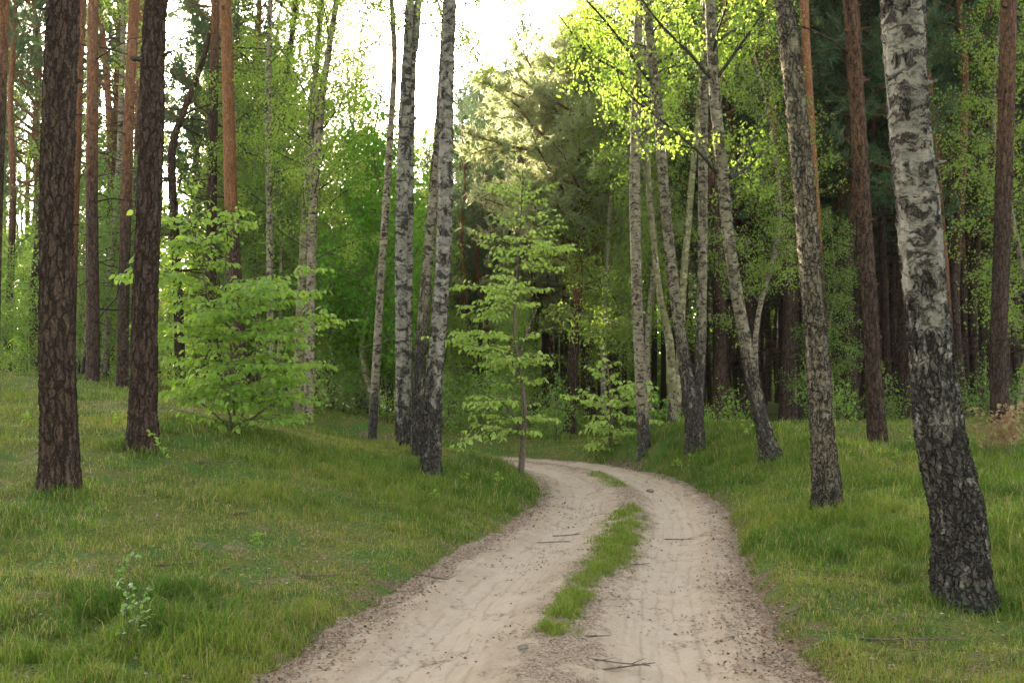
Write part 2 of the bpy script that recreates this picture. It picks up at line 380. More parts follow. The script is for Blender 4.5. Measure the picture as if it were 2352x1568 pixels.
def bark_coords(b):
    bc = b.attr('bc').outputs['Vector']; oi = b.n('ShaderNodeObjectInfo')
    cx = b.n('ShaderNodeCombineXYZ'); r = b.math('MULTIPLY', oi.outputs['Random'], 37.0); b.l(r, cx.inputs[0]); b.l(r, cx.inputs[1])
    v = b.vadd(bc, cx.outputs[0]); sep = b.n('ShaderNodeSeparateXYZ'); b.l(bc, sep.inputs[0])
    return v, sep.outputs[2], oi.outputs['Random']
def finish(m, b, out, sh, h, disp, amp):
    b.l(sh.outputs[0], out.inputs['Surface'])
    if disp:
        d = b.n('ShaderNodeDisplacement'); b.l(h, d.inputs['Height']); d.inputs['Midlevel'].default_value = .5; d.inputs['Scale'].default_value = amp
        b.l(d.outputs[0], out.inputs['Displacement']); m.displacement_method = 'BOTH'
    else: b.l(b.bump(h, .9, amp), sh.inputs['Normal'])

def pine_bark(name, disp=False):
    m, nt_, out = mat_new(name); b = NB(nt_); v, s, rnd = bark_coords(b); tone = b.attr('tone').outputs['Fac']
    wv = b.noise(v, 9, 4, .65); dv = b.vmap(wv.outputs['Color'], (.09, .09, .22), (-.045, -.045, -.11)); v2 = b.vadd(v, dv)
    e = b.vor(b.vmap(v2, (1, 1, .24)), 19, 'DISTANCE_TO_EDGE'); c = b.vor(b.vmap(v2, (1, 1, .24)), 19)
    e2 = b.vor(b.vmap(v2, (1, 1, .45)), 48, 'DISTANCE_TO_EDGE')
    fine = b.noise(b.vmap(v, (1, 1, .45)), 60, 4, .65).outputs['Fac']; mid = b.noise(b.vmap(v, (1, 1, .3)), 22, 4, .6).outputs['Fac']
    crack = b.rng(b.math('ADD', e.outputs['Distance'], b.math('MULTIPLY', b.math('SUBTRACT', mid, .5), .26)), -.02, .17); flake = b.rng(b.math('ADD', e2.outputs['Distance'], b.math('MULTIPLY', b.math('SUBTRACT', fine, .5), .3)), 0, .16)
    sc = b.n('ShaderNodeSeparateColor'); b.l(c.outputs['Color'], sc.inputs[0])
    plate = b.mix(sc.outputs[0], (.095, .056, .038), (.165, .104, .072)); plate = b.mix(b.rng(fine, .42, .68), plate, (.19, .14, .11)); plate = b.mix(b.math('MULTIPLY', flake, .6), (.055, .034, .026), plate)
    low = b.mix(crack, (.026, .016, .012), plate)
    red = b.mix(b.rng(mid, .35, .65), (.21, .085, .036), (.35, .16, .078)); red = b.mix(flake, (.12, .05, .025), red); red = b.mix(b.math('MULTIPLY', b.rng(fine, .48, .7), .6), red, (.36, .21, .12))
    col = b.mix(b.rng(b.math('ADD', tone, b.math('MULTIPLY', b.math('SUBTRACT', mid, .5), .8)), .15, .85), low, red)
    h = b.math('ADD', b.math('MULTIPLY', crack, b.math('SUBTRACT', .65, b.math('MULTIPLY', tone, .45))), b.math('ADD', b.math('MULTIPLY', flake, .18), b.math('MULTIPLY', fine, .22)))
    sh = b.bsdf(col, .85, .15); finish(m, b, out, sh, h, disp, .026 if disp else .022); return m

def birch_bark(name, disp=False, dark=0.0, moss=0.0, white=(.50, .46, .40), ridge=(.15, .13, .11), fs=1., mt=0.):
    """tone = 1 where the trunk is rough old bark, 0 where it is smooth and white"""
    m, nt_, out = mat_new(name); b = NB(nt_); v, s, rnd = bark_coords(b); tone = b.attr('tone').outputs['Fac']
    wv = b.noise(v, 8, 4, .6); dv = b.vmap(wv.outputs['Color'], (.12, .12, .20), (-.06, -.06, -.10)); v2 = b.vadd(v, dv)
    big = b.noise(b.vmap(v2, (1, 1, 1.3)), 6.5, 4, .6).outputs['Fac']; patch = b.noise(b.vmap(v2, (1, 1, .45)), 11, 3, .6).outputs['Fac']
    fine = b.noise(v, 75, 4, .65).outputs['Fac']; str_ = b.noise(b.vmap(v2, (.7, .7, 2.6)), 17, 4, .65).outputs['Fac']
    scar = b.noise(b.vmap(v2, (1, 1, 2.8)), 7.5 * fs, 4, .6).outputs['Fac']; scar = b.rng(scar, .54 - dark * .1, .635 - dark * .1)
    mot = b.rng(str_, .53 - mt, .64 - mt); lent = b.rng(b.noise(b.vmap(v, (.5, .5, 6.0)), 24, 2, .5).outputs['Fac'], .60, .68)
    wc = b.mix(b.rng(big, .35, .65), white, tuple(x * .62 for x in white)); wc = b.mix(b.math('MULTIPLY', b.rng(fine, .42, .66), .4), wc, (.26, .21, .15))
    if moss: wc = b.mix(b.math('MULTIPLY', b.rng(big, .3, .6), moss), wc, (.13, .13, .04))
    wc = b.mix(b.math('MULTIPLY', mot, .82), wc, (.11, .095, .075)); wc = b.mix(b.math('MULTIPLY', lent, .6), wc, (.07, .06, .05)); wc = b.mix(scar, wc, b.mix(b.rng(fine, .4, .7), (.025, .02, .017), (.09, .075, .06)))
    # rough: black furrows, grey ridges, white remains
    e = b.vor(b.vmap(v2, (1, 1, .38)), 27, 'DISTANCE_TO_EDGE'); mid = b.noise(b.vmap(v, (1, 1, .5)), 30, 4, .6).outputs['Fac']
    crack = b.rng(b.math('ADD', e.outputs['Distance'], b.math('MULTIPLY', b.math('SUBTRACT', mid, .5), .3)), -.03, .18)
    keep = b.math('SUBTRACT', patch, b.math('MULTIPLY', tone, .27))
    pl = b.mix(b.rng(fine, .38, .68), tuple(x * .4 for x in ridge), ridge); pl = b.mix(b.rng(tone, .75, 1.), pl, b.mix(b.rng(fine, .38, .68), (.055, .046, .038), (.13, .115, .10)))
    pl = b.mix(b.math('MULTIPLY', b.rng(b.math('SUBTRACT', .5, s), -.1, .5), b.rng(big, .45, .6)), pl, (.06, .11, .06))
    rc = b.mix(b.math('MULTIPLY', crack, 1.0), (.022, .018, .015), pl)
    wr = b.mix(b.math('MULTIPLY', b.rng(crack, 0, 1, 1, 0), .8), tuple(x * .8 for x in white), (.05, .04, .03)); wr = b.mix(b.math('MULTIPLY', mot, .5), wr, (.14, .12, .10))
    rc = b.mix(b.rng(keep, .30, .37), rc, wr)
    mask = b.rng(b.math('ADD', tone, b.math('MULTIPLY', b.math('SUBTRACT', patch, .5), -2.4)), .38, .50)
    col = b.mix(mask, wc, rc)
    hw = b.math('SUBTRACT', .72, b.math('ADD', b.math('MULTIPLY', scar, .3), b.math('MULTIPLY', mot, .12)))
    hr = b.math('ADD', b.math('MULTIPLY', crack, .7), b.math('MULTIPLY', mid, .3))
    mx = b.n('ShaderNodeMix', data_type='FLOAT'); b.l(mask, mx.inputs[0]); b.l(hw, mx.inputs[2]); b.l(hr, mx.inputs[3])
    h = b.math('ADD', mx.outputs[0], b.math('MULTIPLY', fine, .15))
    sh = b.bsdf(col, .8, .15); finish(m, b, out, sh, h, disp, .028 if disp else .02); return m

def leaf_mat(name, c0, c1, t0, t1, tr=.55, rough=.5, obj=.25):
    m, nt_, out = mat_new(name); b = NB(nt_); r = b.attr('rnd').outputs['Fac']; oi = b.n('ShaderNodeObjectInfo').outputs['Random']
    geo = b.n('ShaderNodeNewGeometry'); pn = b.noise(geo.outputs['Position'], .9, 2).outputs['Fac']
    f = b.math('ADD', b.math('MULTIPLY', r, .6), b.math('ADD', b.math('MULTIPLY', oi, obj), b.math('MULTIPLY', b.math('SUBTRACT', pn, .4), .8)), clamp=True)
    sh = b.bsdf(b.mix(f, c0, c1), rough, .35)
    tl = b.n('ShaderNodeBsdfTranslucent'); b.l(b.mix(f, t0, t1), tl.inputs['Color'])
    mx = b.n('ShaderNodeMixShader'); mx.inputs[0].default_value = tr; b.l(sh.outputs[0], mx.inputs[1]); b.l(tl.outputs[0], mx.inputs[2])
    b.l(mx.outputs[0], out.inputs['Surface']); return m
M = {}
M['pine'] = pine_bark('pine_bark'); M['pine_n'] = pine_bark('pine_bark_deep', True)
M['birch'] = birch_bark('birch_bark', False, .35, white=(.33, .275, .19), fs=1.15); M['birch_n'] = birch_bark('birch_bark_deep', True, .42, white=(.325, .30, .25), fs=.8, mt=.03)
M['birch_m'] = birch_bark('birch_bark_mossy', False, 0, .8, (.40, .36, .22)); M['birch_b'] = birch_bark('birch_bark_grey', True, .45, .3, (.31, .265, .19), (.27, .225, .16))
M['birch_leaf'] = leaf_mat('birch_leaf', (.13, .22, .03), (.22, .31, .05), (.34, .54, .05), (.54, .70, .08), .5)
M['beech_leaf'] = leaf_mat('beech_leaf', (.12, .25, .03), (.29, .43, .07), (.26, .46, .04), (.50, .66, .08), .42)
M['pale_leaf'] = leaf_mat('pale_beech_leaf', (.20, .33, .05), (.40, .52, .12), (.32, .52, .06), (.56, .70, .12), .42)
M['maple_leaf'] = leaf_mat('maple_leaf', (.07, .19, .015), (.13, .27, .03), (.20, .52, .03), (.40, .68, .04), .52)
M['under_leaf'] = leaf_mat('under_leaf', (.075, .165, .03), (.16, .27, .045), (.20, .42, .05), (.42, .62, .07), .48)
M['needle'] = leaf_mat('pine_needle', (.05, .10, .05), (.085, .15, .06), (.10, .18, .05), (.16, .24, .06), .3, .45)
M['needle_blue'] = leaf_mat('pine_needle_blue', (.07, .13, .08), (.12, .19, .11), (.12, .20, .09), (.17, .26, .10), .35, .45)
M['needle_painted_sun'] = leaf_mat('pine_needle_painted_sun', (.27, .33, .16), (.42, .45, .24), (.44, .48, .20), (.60, .60, .34), .5, .4)  # paler copy of the pine needles, sunlight put into the colour
def plain(name, c0, c1, sc=8, rough=.9, bs=.3, bd=.01):
    m, nt_, out = mat_new(name); b = NB(nt_); tc = b.n('ShaderNodeTexCoord').outputs['Object']; n_ = b.noise(tc, sc, 5).outputs['Fac']
    sh = b.bsdf(b.mix(b.rng(n_, .35, .65), c0, c1), rough, .2); b.l(b.bump(n_, bs, bd), sh.inputs['Normal']); b.l(sh.outputs[0], out.inputs['Surface']); return m
M['twig'] = plain('dead_twig', (.08, .06, .045), (.17, .13, .10), 40); M['stone'] = plain('stone', (.10, .09, .08), (.22, .20, .17), 20)
M['dry'] = leaf_mat('dry_fern', (.30, .20, .10), (.45, .32, .18), (.35, .22, .10), (.5, .36, .18), .4)
def col_mat(name, tr, rough=.6):
    m, nt_, out = mat_new(name); b = NB(nt_); c = b.attr('col').outputs['Color']
    sh = b.bsdf(c, rough, .25); tl = b.n('ShaderNodeBsdfTranslucent'); b.l(b.mix(1.0, c, (1.3, 1.35, .8), 'MULTIPLY'), tl.inputs['Color'])
    mx = b.n('ShaderNodeMixShader'); mx.inputs[0].default_value = tr; b.l(sh.outputs[0], mx.inputs[1]); b.l(tl.outputs[0], mx.inputs[2]); b.l(mx.outputs[0], out.inputs['Surface']); return m
M['grass'] = col_mat('grass_blade', .4); M['litter'] = col_mat('leaf_litter', .1)

# ------------------------------------------------------------------ ground and path
def axis(a0, a1, fine, lo, hi, k=1.16):
    mid = list(np.arange(a0, a1 + 1e-6, fine)); st = fine; x = a1; up = []
    while x < hi: st = min(st * k, 25); x += st; up.append(x)
    st = fine; x = a0; dn = []
    while x > lo: st = min(st * k, 25); x -= st; dn.append(x)
    return np.array(dn[::-1] + mid + up)
GX = axis(-7, 7, .07, -350, 350); GY = axis(3.5, 20, .07, -60, 500)
XX, YY = np.meshgrid(GX, GY); ZZ = H(XX, YY)
far = np.sqrt(XX ** 2 + YY ** 2)
ZZ = ZZ + sst(25, 60, far) * .15 * fbm(XX * .15, YY * .15, o=2, seed=77)
nx, ny = len(GX), len(GY)
g = Geo(); i = np.arange(ny - 1)[:, None] * nx + np.arange(nx - 1)[None, :]
g.add(np.stack([XX, YY, ZZ], -1).reshape(-1, 3), np.stack([i, i + 1, i + nx + 1, i + nx], -1).reshape(-1, 4), 0, True,
      tone=lush(XX, YY).ravel(), rnd=(np.abs(path_coords(XX, YY)[0]) - path_w(YY.ravel())))
def ground_mat():
    m, nt_, out = mat_new('forest_floor'); b = NB(nt_); pos = b.n('ShaderNodeNewGeometry').outputs['Position']
    lu = b.attr('tone').outputs['Fac']; ed = b.attr('rnd').outputs['Fac']
    n1 = b.noise(pos, 1.6, 5, .6).outputs['Fac']; n2 = b.noise(pos, 11, 5, .65).outputs['Fac']; n3 = b.noise(pos, 55, 4, .65).outputs['Fac']; n4 = b.noise(pos, 4.2, 4).outputs['Fac']
    v = b.vor(pos, 42); sc = b.n('ShaderNodeSeparateColor'); b.l(v.outputs['Color'], sc.inputs[0])
    litter = b.mix(sc.outputs[0], (.060, .042, .026), (.20, .145, .09)); litter = b.mix(b.rng(n3, .45, .7), litter, (.26, .20, .13))
    moss = b.mix(b.rng(n3, .35, .7), (.055, .075, .016), (.18, .185, .045)); moss = b.mix(b.rng(n1, .45, .6), moss, b.mix(b.rng(n3, .35, .7), (.04, .085, .018), (.11, .17, .035))); straw = b.mix(b.rng(n3, .35, .65), (.14, .11, .055), (.30, .25, .145))
    c = b.mix(b.rng(n2, .40, .62), litter, straw); c = b.mix(b.rng(b.math('ADD', b.math('ADD', b.math('MULTIPLY', n4, .55), b.math('MULTIPLY', n2, .45)), b.math('MULTIPLY', lu, .22)), .455, .56), c, moss)
    edge = b.rng(b.math('ADD', ed, b.math('MULTIPLY', b.math('SUBTRACT', n4, .5), .8)), .0, .24, 1, 0)
    soil = b.mix(b.rng(n2, .35, .65), (.085, .055, .038), (.19, .135, .10)); soil = b.mix(b.rng(n3, .5, .7), soil, (.27, .20, .15))
    c = b.mix(edge, c, soil)
    h = b.math('ADD', b.math('MULTIPLY', n2, .6), b.math('MULTIPLY', n3, .4))
    sh = b.bsdf(c, .95, .1); b.l(b.bump(h, .9, .04), sh.inputs['Normal']); b.l(sh.outputs[0], out.inputs['Surface']); return m
g.obj('ground', [ground_mat()], use=('tone', 'rnd'), kind='structure')

# path sheet: along the centre line, ruts pressed in
def path_z(x, y, t, s):
    wd = path_w(y); q = t / wd
    rut = -.055 * np.exp(-((q + .52) / .20) ** 2) - .055 * np.exp(-((q - .50) / .21) ** 2) + .02 * np.exp(-((q - .80) / .07) ** 2) + .015 * np.exp(-((q + .82) / .07) ** 2)
    mid = .045 * np.exp(-(q / .28) ** 2)
    rough = sst(.0, .25, np.abs(np.abs(q) - .5)) * .6 + .4
    z = rut + mid + .016 * rough * fbm(x * 3.2, y * 3.2, o=3, seed=12) + .020 * rough * fbm(x * 9, y * 9, o=3, seed=13) + .010 * rough * fbm(x * 24, y * 24, o=2, seed=14)
    # tyre tread across the right-hand rut
    z = z + .006 * np.sin(s * 62 + 3 * fbm(x * 1.5, y * 1.5, seed=3)) * np.exp(-((q - .42) / .16) ** 2)
    z = z - .010 * (np.exp(-((q - .28) / .03) ** 2) + np.exp(-((q - .66) / .03) ** 2) + np.exp(-((q + .33) / .03) ** 2))
    return z
ss = np.concatenate([np.arange(8, 16.6, .10), np.arange(16.6, 35.5, .028), np.arange(35.5, CLS[-1], .12)])
qs = np.linspace(-1.22, 1.22, 128)
cx = np.interp(ss, CLS, CLD[:, 0]); cyy = np.interp(ss, CLS, CLD[:, 1]); nxx = np.interp(ss, CLS, CLN[:, 0]); nyy = np.interp(ss, CLS, CLN[:, 1])
wv = path_w(cyy)
px = cx[:, None] + nxx[:, None] * qs[None] * wv[:, None]; py = cyy[:, None] + nyy[:, None] * qs[None] * wv[:, None]
tt = qs[None] * wv[:, None] * np.ones_like(px); sss = ss[:, None] * np.ones_like(px)
pz = path_z(px, py, tt, sss)
g = Geo(); k = len(qs); i = np.arange(len(ss) - 1)[:, None] * k + np.arange(k - 1)[None, :]
g.add(np.stack([px, py, pz], -1).reshape(-1, 3), np.stack([i, i + 1, i + k + 1, i + k], -1).reshape(-1, 4), 0, True,
      bc=np.stack([tt, sss, np.zeros_like(tt)], -1).reshape(-1, 3), rnd=(qs[None] * np.ones_like(px)).ravel())
def path_mat():
    m, nt_, out = mat_new('sandy_path'); b = NB(nt_); pos = b.n('ShaderNodeNewGeometry').outputs['Position']
    q = b.attr('rnd').outputs['Fac']; ps = b.attr('bc').outputs['Vector']; aq = b.math('ABSOLUTE', q)
    n1 = b.noise(pos, 2.3, 5, .6).outputs['Fac']; n2 = b.noise(pos, 17, 6, .7, .8).outputs['Fac']; n3 = b.noise(pos, 70, 4, .7).outputs['Fac']
    n5 = b.noise(b.vmap(ps, (1, .28, 1)), 7, 5, .6, .6).outputs['Fac']; n6 = b.noise(b.vmap(ps, (1, .05, 1)), 16, 3).outputs['Fac']
    sand = b.mix(b.rng(n1, .3, .7), (.44, .365, .285), (.36, .29, .22)); sand = b.mix(b.math('MULTIPLY', b.rng(n5, .46, .64), .7), sand, (.33, .255, .185)); nt2 = b.noise(b.vmap(ps, (.35, 1, 1)), 38, 4, .65).outputs['Fac']; sand = b.mix(b.math('MULTIPLY', b.rng(nt2, .55, .68), .6), sand, (.22, .165, .125))
    sand = b.mix(b.math('MULTIPLY', b.rng(n6, .5, .62), .35), sand, (.28, .21, .16)); sand = b.mix(b.math('MULTIPLY', b.rng(n3, .5, .72), .6), sand, (.24, .18, .13))
    rm = b.rng(b.math('ABSOLUTE', b.math('SUBTRACT', aq, .5)), .12, .30, 1, 0)
    sand = b.mix(b.math('MULTIPLY', rm, b.rng(n1, .30, .55, .35, .95)), b.mix(.35, sand, (.33, .26, .19)), b.mix(.55, sand, (.47, .395, .315)))  # packed sand paler, loose sand darker; rut shading also put into the colour
    for off, wd_ in ((.30, .018), (.385, .012), (.47, .012), (.555, .012), (.66, .02)):
        ln = b.rng(b.math('ABSOLUTE', b.math('SUBTRACT', b.math('ADD', aq, b.math('MULTIPLY', b.math('SUBTRACT', n1, .5), .10)), off)), 0, wd_, 1, 0)
        sand = b.mix(b.math('MULTIPLY', ln, b.math('MULTIPLY', b.rng(n5, .38, .58), .5)), sand, (.26, .195, .14))
    v = b.vor(pos, 55); sc = b.n('ShaderNodeSeparateColor'); b.l(v.outputs['Color'], sc.inputs[0])
    soil = b.mix(sc.outputs[0], (.10, .073, .052), (.28, .215, .16)); soil = b.mix(b.rng(n3, .45, .65), soil, (.38, .30, .23))
    lit = b.math('ADD', b.rng(aq, .84, 1.06), b.rng(b.math('ABSOLUTE', b.math('SUBTRACT', q, .06)), .34, .0, 0, .72)); lit = b.math('ADD', lit, b.math('MULTIPLY', b.math('SUBTRACT', n2, .5), 2.4)); lit = b.math('ADD', lit, b.math('MULTIPLY', b.math('SUBTRACT', n1, .46), 2.2))
    c = b.mix(b.rng(lit, .27, .68), sand, soil)
    h = b.math('ADD', b.math('MULTIPLY', n2, .55), b.math('ADD', b.math('MULTIPLY', n3, .3), b.math('MULTIPLY', n5, .3)))
    sh = b.bsdf(c, .95, .1); b.l(b.bump(h, .8, .022), sh.inputs['Normal']); b.l(sh.outputs[0], out.inputs['Surface']); return m
g.obj('path', [path_mat()], use=('bc', 'rnd'), kind='structure')

# ------------------------------------------------------------------ trunks
def trunk_path(px_list, d, top_h, dz=None, ymid=0):
    """px_list: (u, v, width px) from the foot upwards; continued straight up to top_h"""
    pts = [P(u, v, d) for u, v, _ in px_list]; rad = [w_ * d / F / 2 for *_, w_ in px_list]
    z0 = Hs(pts[0][0], pts[0][1]); pts[0][2] = min(pts[0][2], z0)
    n = len(pts)
    rngl = np.random.default_rng(int(abs(px_list[0][0]) * 7 + d * 13))
    if pts[-1][2] < top_h:
        dr = nrm(pts[-1] - pts[-2]); p = pts[-1].copy(); r = rad[-1]; h = top_h - p[2]; m = 6
        for i in range(m):
            dr = nrm(dr * .8 + np.array([0, 0, .2]) + rngl.normal(0, .03, 3)); p = p + dr * h / m; pts.append(p.copy()); rad.append(max(.015, r * (1 - (i + 1) / m * .88)))
    pts = np.array(pts); rad = np.array(rad)
    cs = np.concatenate([[0], np.cumsum(np.linalg.norm(np.diff(pts, axis=0), axis=1))])
    Q = catmull(pts, 12); RQ = catmull(np.stack([rad, rad, rad], 1), 12)[:, 0]
    return Q, RQ
def make_trunk(g, Q, RQ, ring, sides, tonef, zvis=8.0, flare=.35, lump=.05, seed=0, mat=0, below=.25):
    cs = np.concatenate([[0], np.cumsum(np.linalg.norm(np.diff(Q, axis=0), axis=1))]); L = cs[-1]
    z = np.interp(np.linspace(0, L, 400), cs, Q[:, 2]); sv = float(np.interp(zvis, z, np.linspace(0, L, 400)))
    s = np.concatenate([np.arange(0, sv, ring), np.arange(sv, L, .35), [L]])
    pts = np.stack([np.interp(s, cs, Q[:, k]) for k in range(3)], 1); rad = np.interp(s, cs, RQ)
    pts = np.vstack([pts[0] - np.array([0, 0, below]), pts]); rad = np.concatenate([[rad[0] * 1.1], rad]); 
    ph = seed * 1.7
    def rf(rr, a, s_):
        s1 = s_ - below
        fl = (np.exp(-np.maximum(s1, 0) / .10) * .8 + np.exp(-np.maximum(s1, 0) / .35) * .5) * flare
        lobes = .6 + .5 * np.cos(a * 4 + ph + .6 * np.sin(a * 2 + ph)) * (.6 + .4 * np.cos(a + ph * 2))
        lm = lump * fbm(np.cos(a) * 1.4 + s_ * 0 + ph, np.sin(a) * 1.4 + s_ * 0, s_ * 2.2, o=3, seed=seed)
        lm2 = lump * .9 * fbm(np.cos(a) * 4 + s_ * 0, np.sin(a) * 4 + s_ * 0, s_ * 9, o=2, seed=seed + 5)
        return rr * (1 + fl * lobes + lm + lm2)
    sl_ = np.concatenate([[0], s])
    tube(g, pts, rad, sides, mat, tone=tonef(sl_), rfun=rf)
    return s, pts[1:], rad[1:]
def knots(g, rng, Q, n, z0, z1, r, mat=0, L=(.04, .12), tone=0., az=None):
    """short broken branch stubs"""
    cs = np.concatenate([[0], np.cumsum(np.linalg.norm(np.diff(Q, axis=0), axis=1))])
    for i in range(n):
        s = rng.uniform(z0, z1); c = at_path(Q, s); a = rng.uniform(PI, 2 * PI) if rng.random() < .8 else rng.uniform(0, PI)
        if az is not None: a = az
        d = np.array([math.cos(a), math.sin(a), rng.uniform(-.1, .3)]); l = rng.uniform(*L)
        p = np.array([c + d * r * .75, c + d * (r + l * .3), c + d * (r + l * .7), c + d * (r + l)]); k_ = rng.uniform(.012, .022)
        tube(g, p, np.array([k_ * 2.2, k_ * 1.25, k_, k_ * .55]), 7, mat, tone=np.full(4, tone))

def localise(o_list, loc):
    pass
def main_tree(name, label, cat, px_list, d, top_h, bark, ring=.03, sides=40, tonef=None, extra=None, crownf=None, crown_mats=None, flare=.3, lump=.05, seed=1, group=None, zvis=None, stems=None):
    """a tree placed from its own trunk line; its Empty stands at its foot"""
    Q, RQ = trunk_path(px_list, d, top_h)
    base = np.array([Q[0][0], Q[0][1], Hs(Q[0][0], Q[0][1])])
    Q = Q - base
    t = thing(name, label, cat, tuple(base), group)
    rng = np.random.default_rng(seed * 101 + 7)
    zv = (zvis if zvis is not None else 1.6 + .378 * d + .5) - base[2]
    g = Geo(); make_trunk(g, Q, RQ, ring, sides, tonef or (lambda s: s * 0), zv, flare, lump, seed)
    if stems:
        for (pl, dd, th) in stems:
            q2, r2 = trunk_path(pl, dd, th); q2 = q2 - base
            make_trunk(g, q2, r2, ring, max(16, sides // 2 * 2 - 8), tonef or (lambda s: s * 0), zv, 0, lump, seed + 3, below=.02)
    if extra: extra(g, rng, Q, base)
    g.obj('trunk', [bark], t)
    if crownf:
        g = Geo(); crownf(g, rng, Q, base); g.obj('crown', crown_mats, t)
    return t, Q, base

BO = dict(twig=.95, every=.22, gap=.045, size=.052, droop=.45, tdroop=1.3, spread=.05, hang=.7, bare=.15)   # birch habit
def hi_crown(z0, L=2.0, n=16, size=.085):      # crown above the frame: it only shades
    def f(g, rng, Q, base):
        Lt = plen(Q); crown(g, rng, Q, z0, Lt * .97, n, lambda q: L * (1 - q * .7), dict(BO, size=size, gap=.12, every=.5, sub=False, twigtube=False), (.2, .8))
    return f
def hi_pine(z0, n=22, L=2.2):
    def f(g, rng, Q, base):
        pine_crown(g, rng, Q, z0, plen(Q) * .98, n, L, size=.22, k=6, every=.4, wid=.09)
    return f
def ptone(a, b_, m=.62): return lambda s: sst(a, b_, s) * m
PM = [M['pine'], M['needle']]; BM = [M['birch'], M['birch_leaf']]
def pknots(n, z1, r, tone=0., dead=0, trad=.12, L=(.3, 1.2)):
    def f(g, rng, Q, base):
        knots(g, rng, Q, n, .6, z1, r, tone=tone)
        if dead: dead_branches(g, rng, Q, 2.0, z1, dead, L=L, trad=trad, tone=.1)
    return f
# ---- pines on the left bank
main_tree('pine_tree', 'thick dark pine trunk standing nearest on the grassy left bank, scaly bark with knots', 'pine tree', [(137, 1118, 88), (136, 1000, 80), (131, 800, 76), (130, 600, 72), (131, 400, 72), (137, 200, 72), (145, 0, 70)], 9.1, 19, M['pine_n'], .016, 96, ptone(6.5, 9), pknots(9, 5.0, .14), hi_pine(11), PM, .30, .06, 1)
main_tree('pine_tree', 'thick dark reddish pine trunk beside the bright leafy bush, second nearest on the bank', 'pine tree', [(327, 1031, 66), (329, 900, 60), (333, 700, 56), (341, 500, 54), (349, 300, 53), (359, 0, 50)], 10.8, 20, M['pine_n'], .018, 88, ptone(3, 9), pknots(10, 5.4, .125), hi_pine(11.5), PM, .30, .06, 2)
main_tree('pine_tree', 'pine trunk cut by the very edge of the picture beyond the bank', 'pine tree', [(-20, 905, 32), (-12, 600, 28), (-2, 300, 26), (8, 0, 24)], 15, 18, M['pine'], .04, 40, ptone(3, 6), pknots(6, 6, .08, .4), hi_pine(9), PM, .2, .05, 3)
main_tree('pine_tree', 'orange-barked pine half hidden behind the thick dark pine', 'pine tree', [(155, 880, 30), (163, 600, 28), (172, 350, 26), (180, 150, 24), (187, 0, 23)], 22, 19, M['pine'], .06, 32, ptone(2, 5), pknots(6, 8, .12, .7), hi_pine(11), PM, .2, .05, 4)
main_tree('pine_tree', 'slim red-brown pine at the crest of the bank, left of the pale curved birch', 'pine tree', [(216, 868, 33), (213, 700, 29), (211, 450, 26), (212, 200, 25), (214, 0, 24)], 21, 19, M['pine'], .05, 36, ptone(3, 8, .6), pknots(12, 8.5, .12, .5, 26, L=(.5, 2.6)), hi_pine(10.5), PM, .2, .05, 5)
main_tree('pine_tree', 'slim orange-brown pine at the crest of the bank, just before the second thick pine', 'pine tree', [(281, 872, 28), (284, 700, 25), (290, 450, 24), (299, 200, 23), (308, 0, 23)], 22, 19, M['pine'], .05, 36, ptone(3, 8, .75), pknots(12, 9, .12, .6, 26, L=(.5, 2.6)), hi_pine(11), PM, .2, .05, 6)
main_tree('pine_tree', 'greyish pine trunk showing in the slot between two darker pines', 'pine tree', [(306, 878, 24), (312, 600, 21), (319, 300, 19), (326, 0, 18)], 28, 19, M['pine'], .08, 28, ptone(5, 9), pknots(4, 9, .1), hi_pine(12), PM, .2, .05, 7)
main_tree('pine_tree', 'orange flaky pine trunk rising above the bright green leafy bush', 'pine tree', [(556, 955, 34), (548, 800, 32), (538, 600, 30), (530, 450, 29), (524, 200, 27), (517, 0, 26)], 19, 19, M['pine'], .04, 40, ptone(3.0, 4.6, 1.), pknots(10, 8, .12, .8, 3), hi_pine(10), PM, .2, .04, 8)
main_tree('pine_tree', 'dark crooked pine between the sun and the orange pine, with bare side branches', 'pine tree', [(480, 905, 27), (484, 650, 24), (487, 450, 22), (490, 250, 21), (494, 60, 18), (492, -60, 16)], 24, 16, M['pine'], .07, 28, ptone(6, 10), pknots(6, 9, .1, .2, 46, L=(.8, 3.0)), lambda g, r, Q, b: pine_crown(g, r, Q, 8.8, plen(Q) * .98, 22, 2.0, .15, 9, .26), PM, .2, .06, 9)
main_tree('pine_tree', 'leaning dark pine below the sun, behind the second thick pine', 'pine tree', [(415, 900, 24), (408, 650, 21), (398, 480, 19), (396, 340, 17), (424, 250, 14), (462, 150, 12)], 25, 13, M['pine'], .07, 28, ptone(3, 8, .25), pknots(5, 8, .1, .4, 40, L=(.8, 3.0)), lambda g, r, Q, b: pine_crown(g, r, Q, 9.6, plen(Q) * .98, 16, 1.8, .15, 9, .26), PM, .2, .06, 10)
main_tree('pine_tree', 'slender brown pine in the greenery between the orange pine and the far birches', 'pine tree', [(575, 900, 20), (580, 600, 17), (588, 350, 15), (592, 150, 13), (596, 0, 12)], 27, 17, M['pine'], .08, 24, ptone(4, 8), pknots(4, 8, .08, .2, 8), hi_pine(10), PM, .2, .05, 11)
main_tree('pine_tree', 'grey slanting trunk in the foliage left of the pair of birches', 'pine tree', [(630, 920, 22), (635, 700, 20), (641, 450, 18), (650, 250, 16), (668, 100, 14), (684, -20, 12)], 26, 16, M['pine'], .08, 24, ptone(9, 12), pknots(4, 8, .08, .1, 9), hi_pine(10), PM, .2, .05, 12)
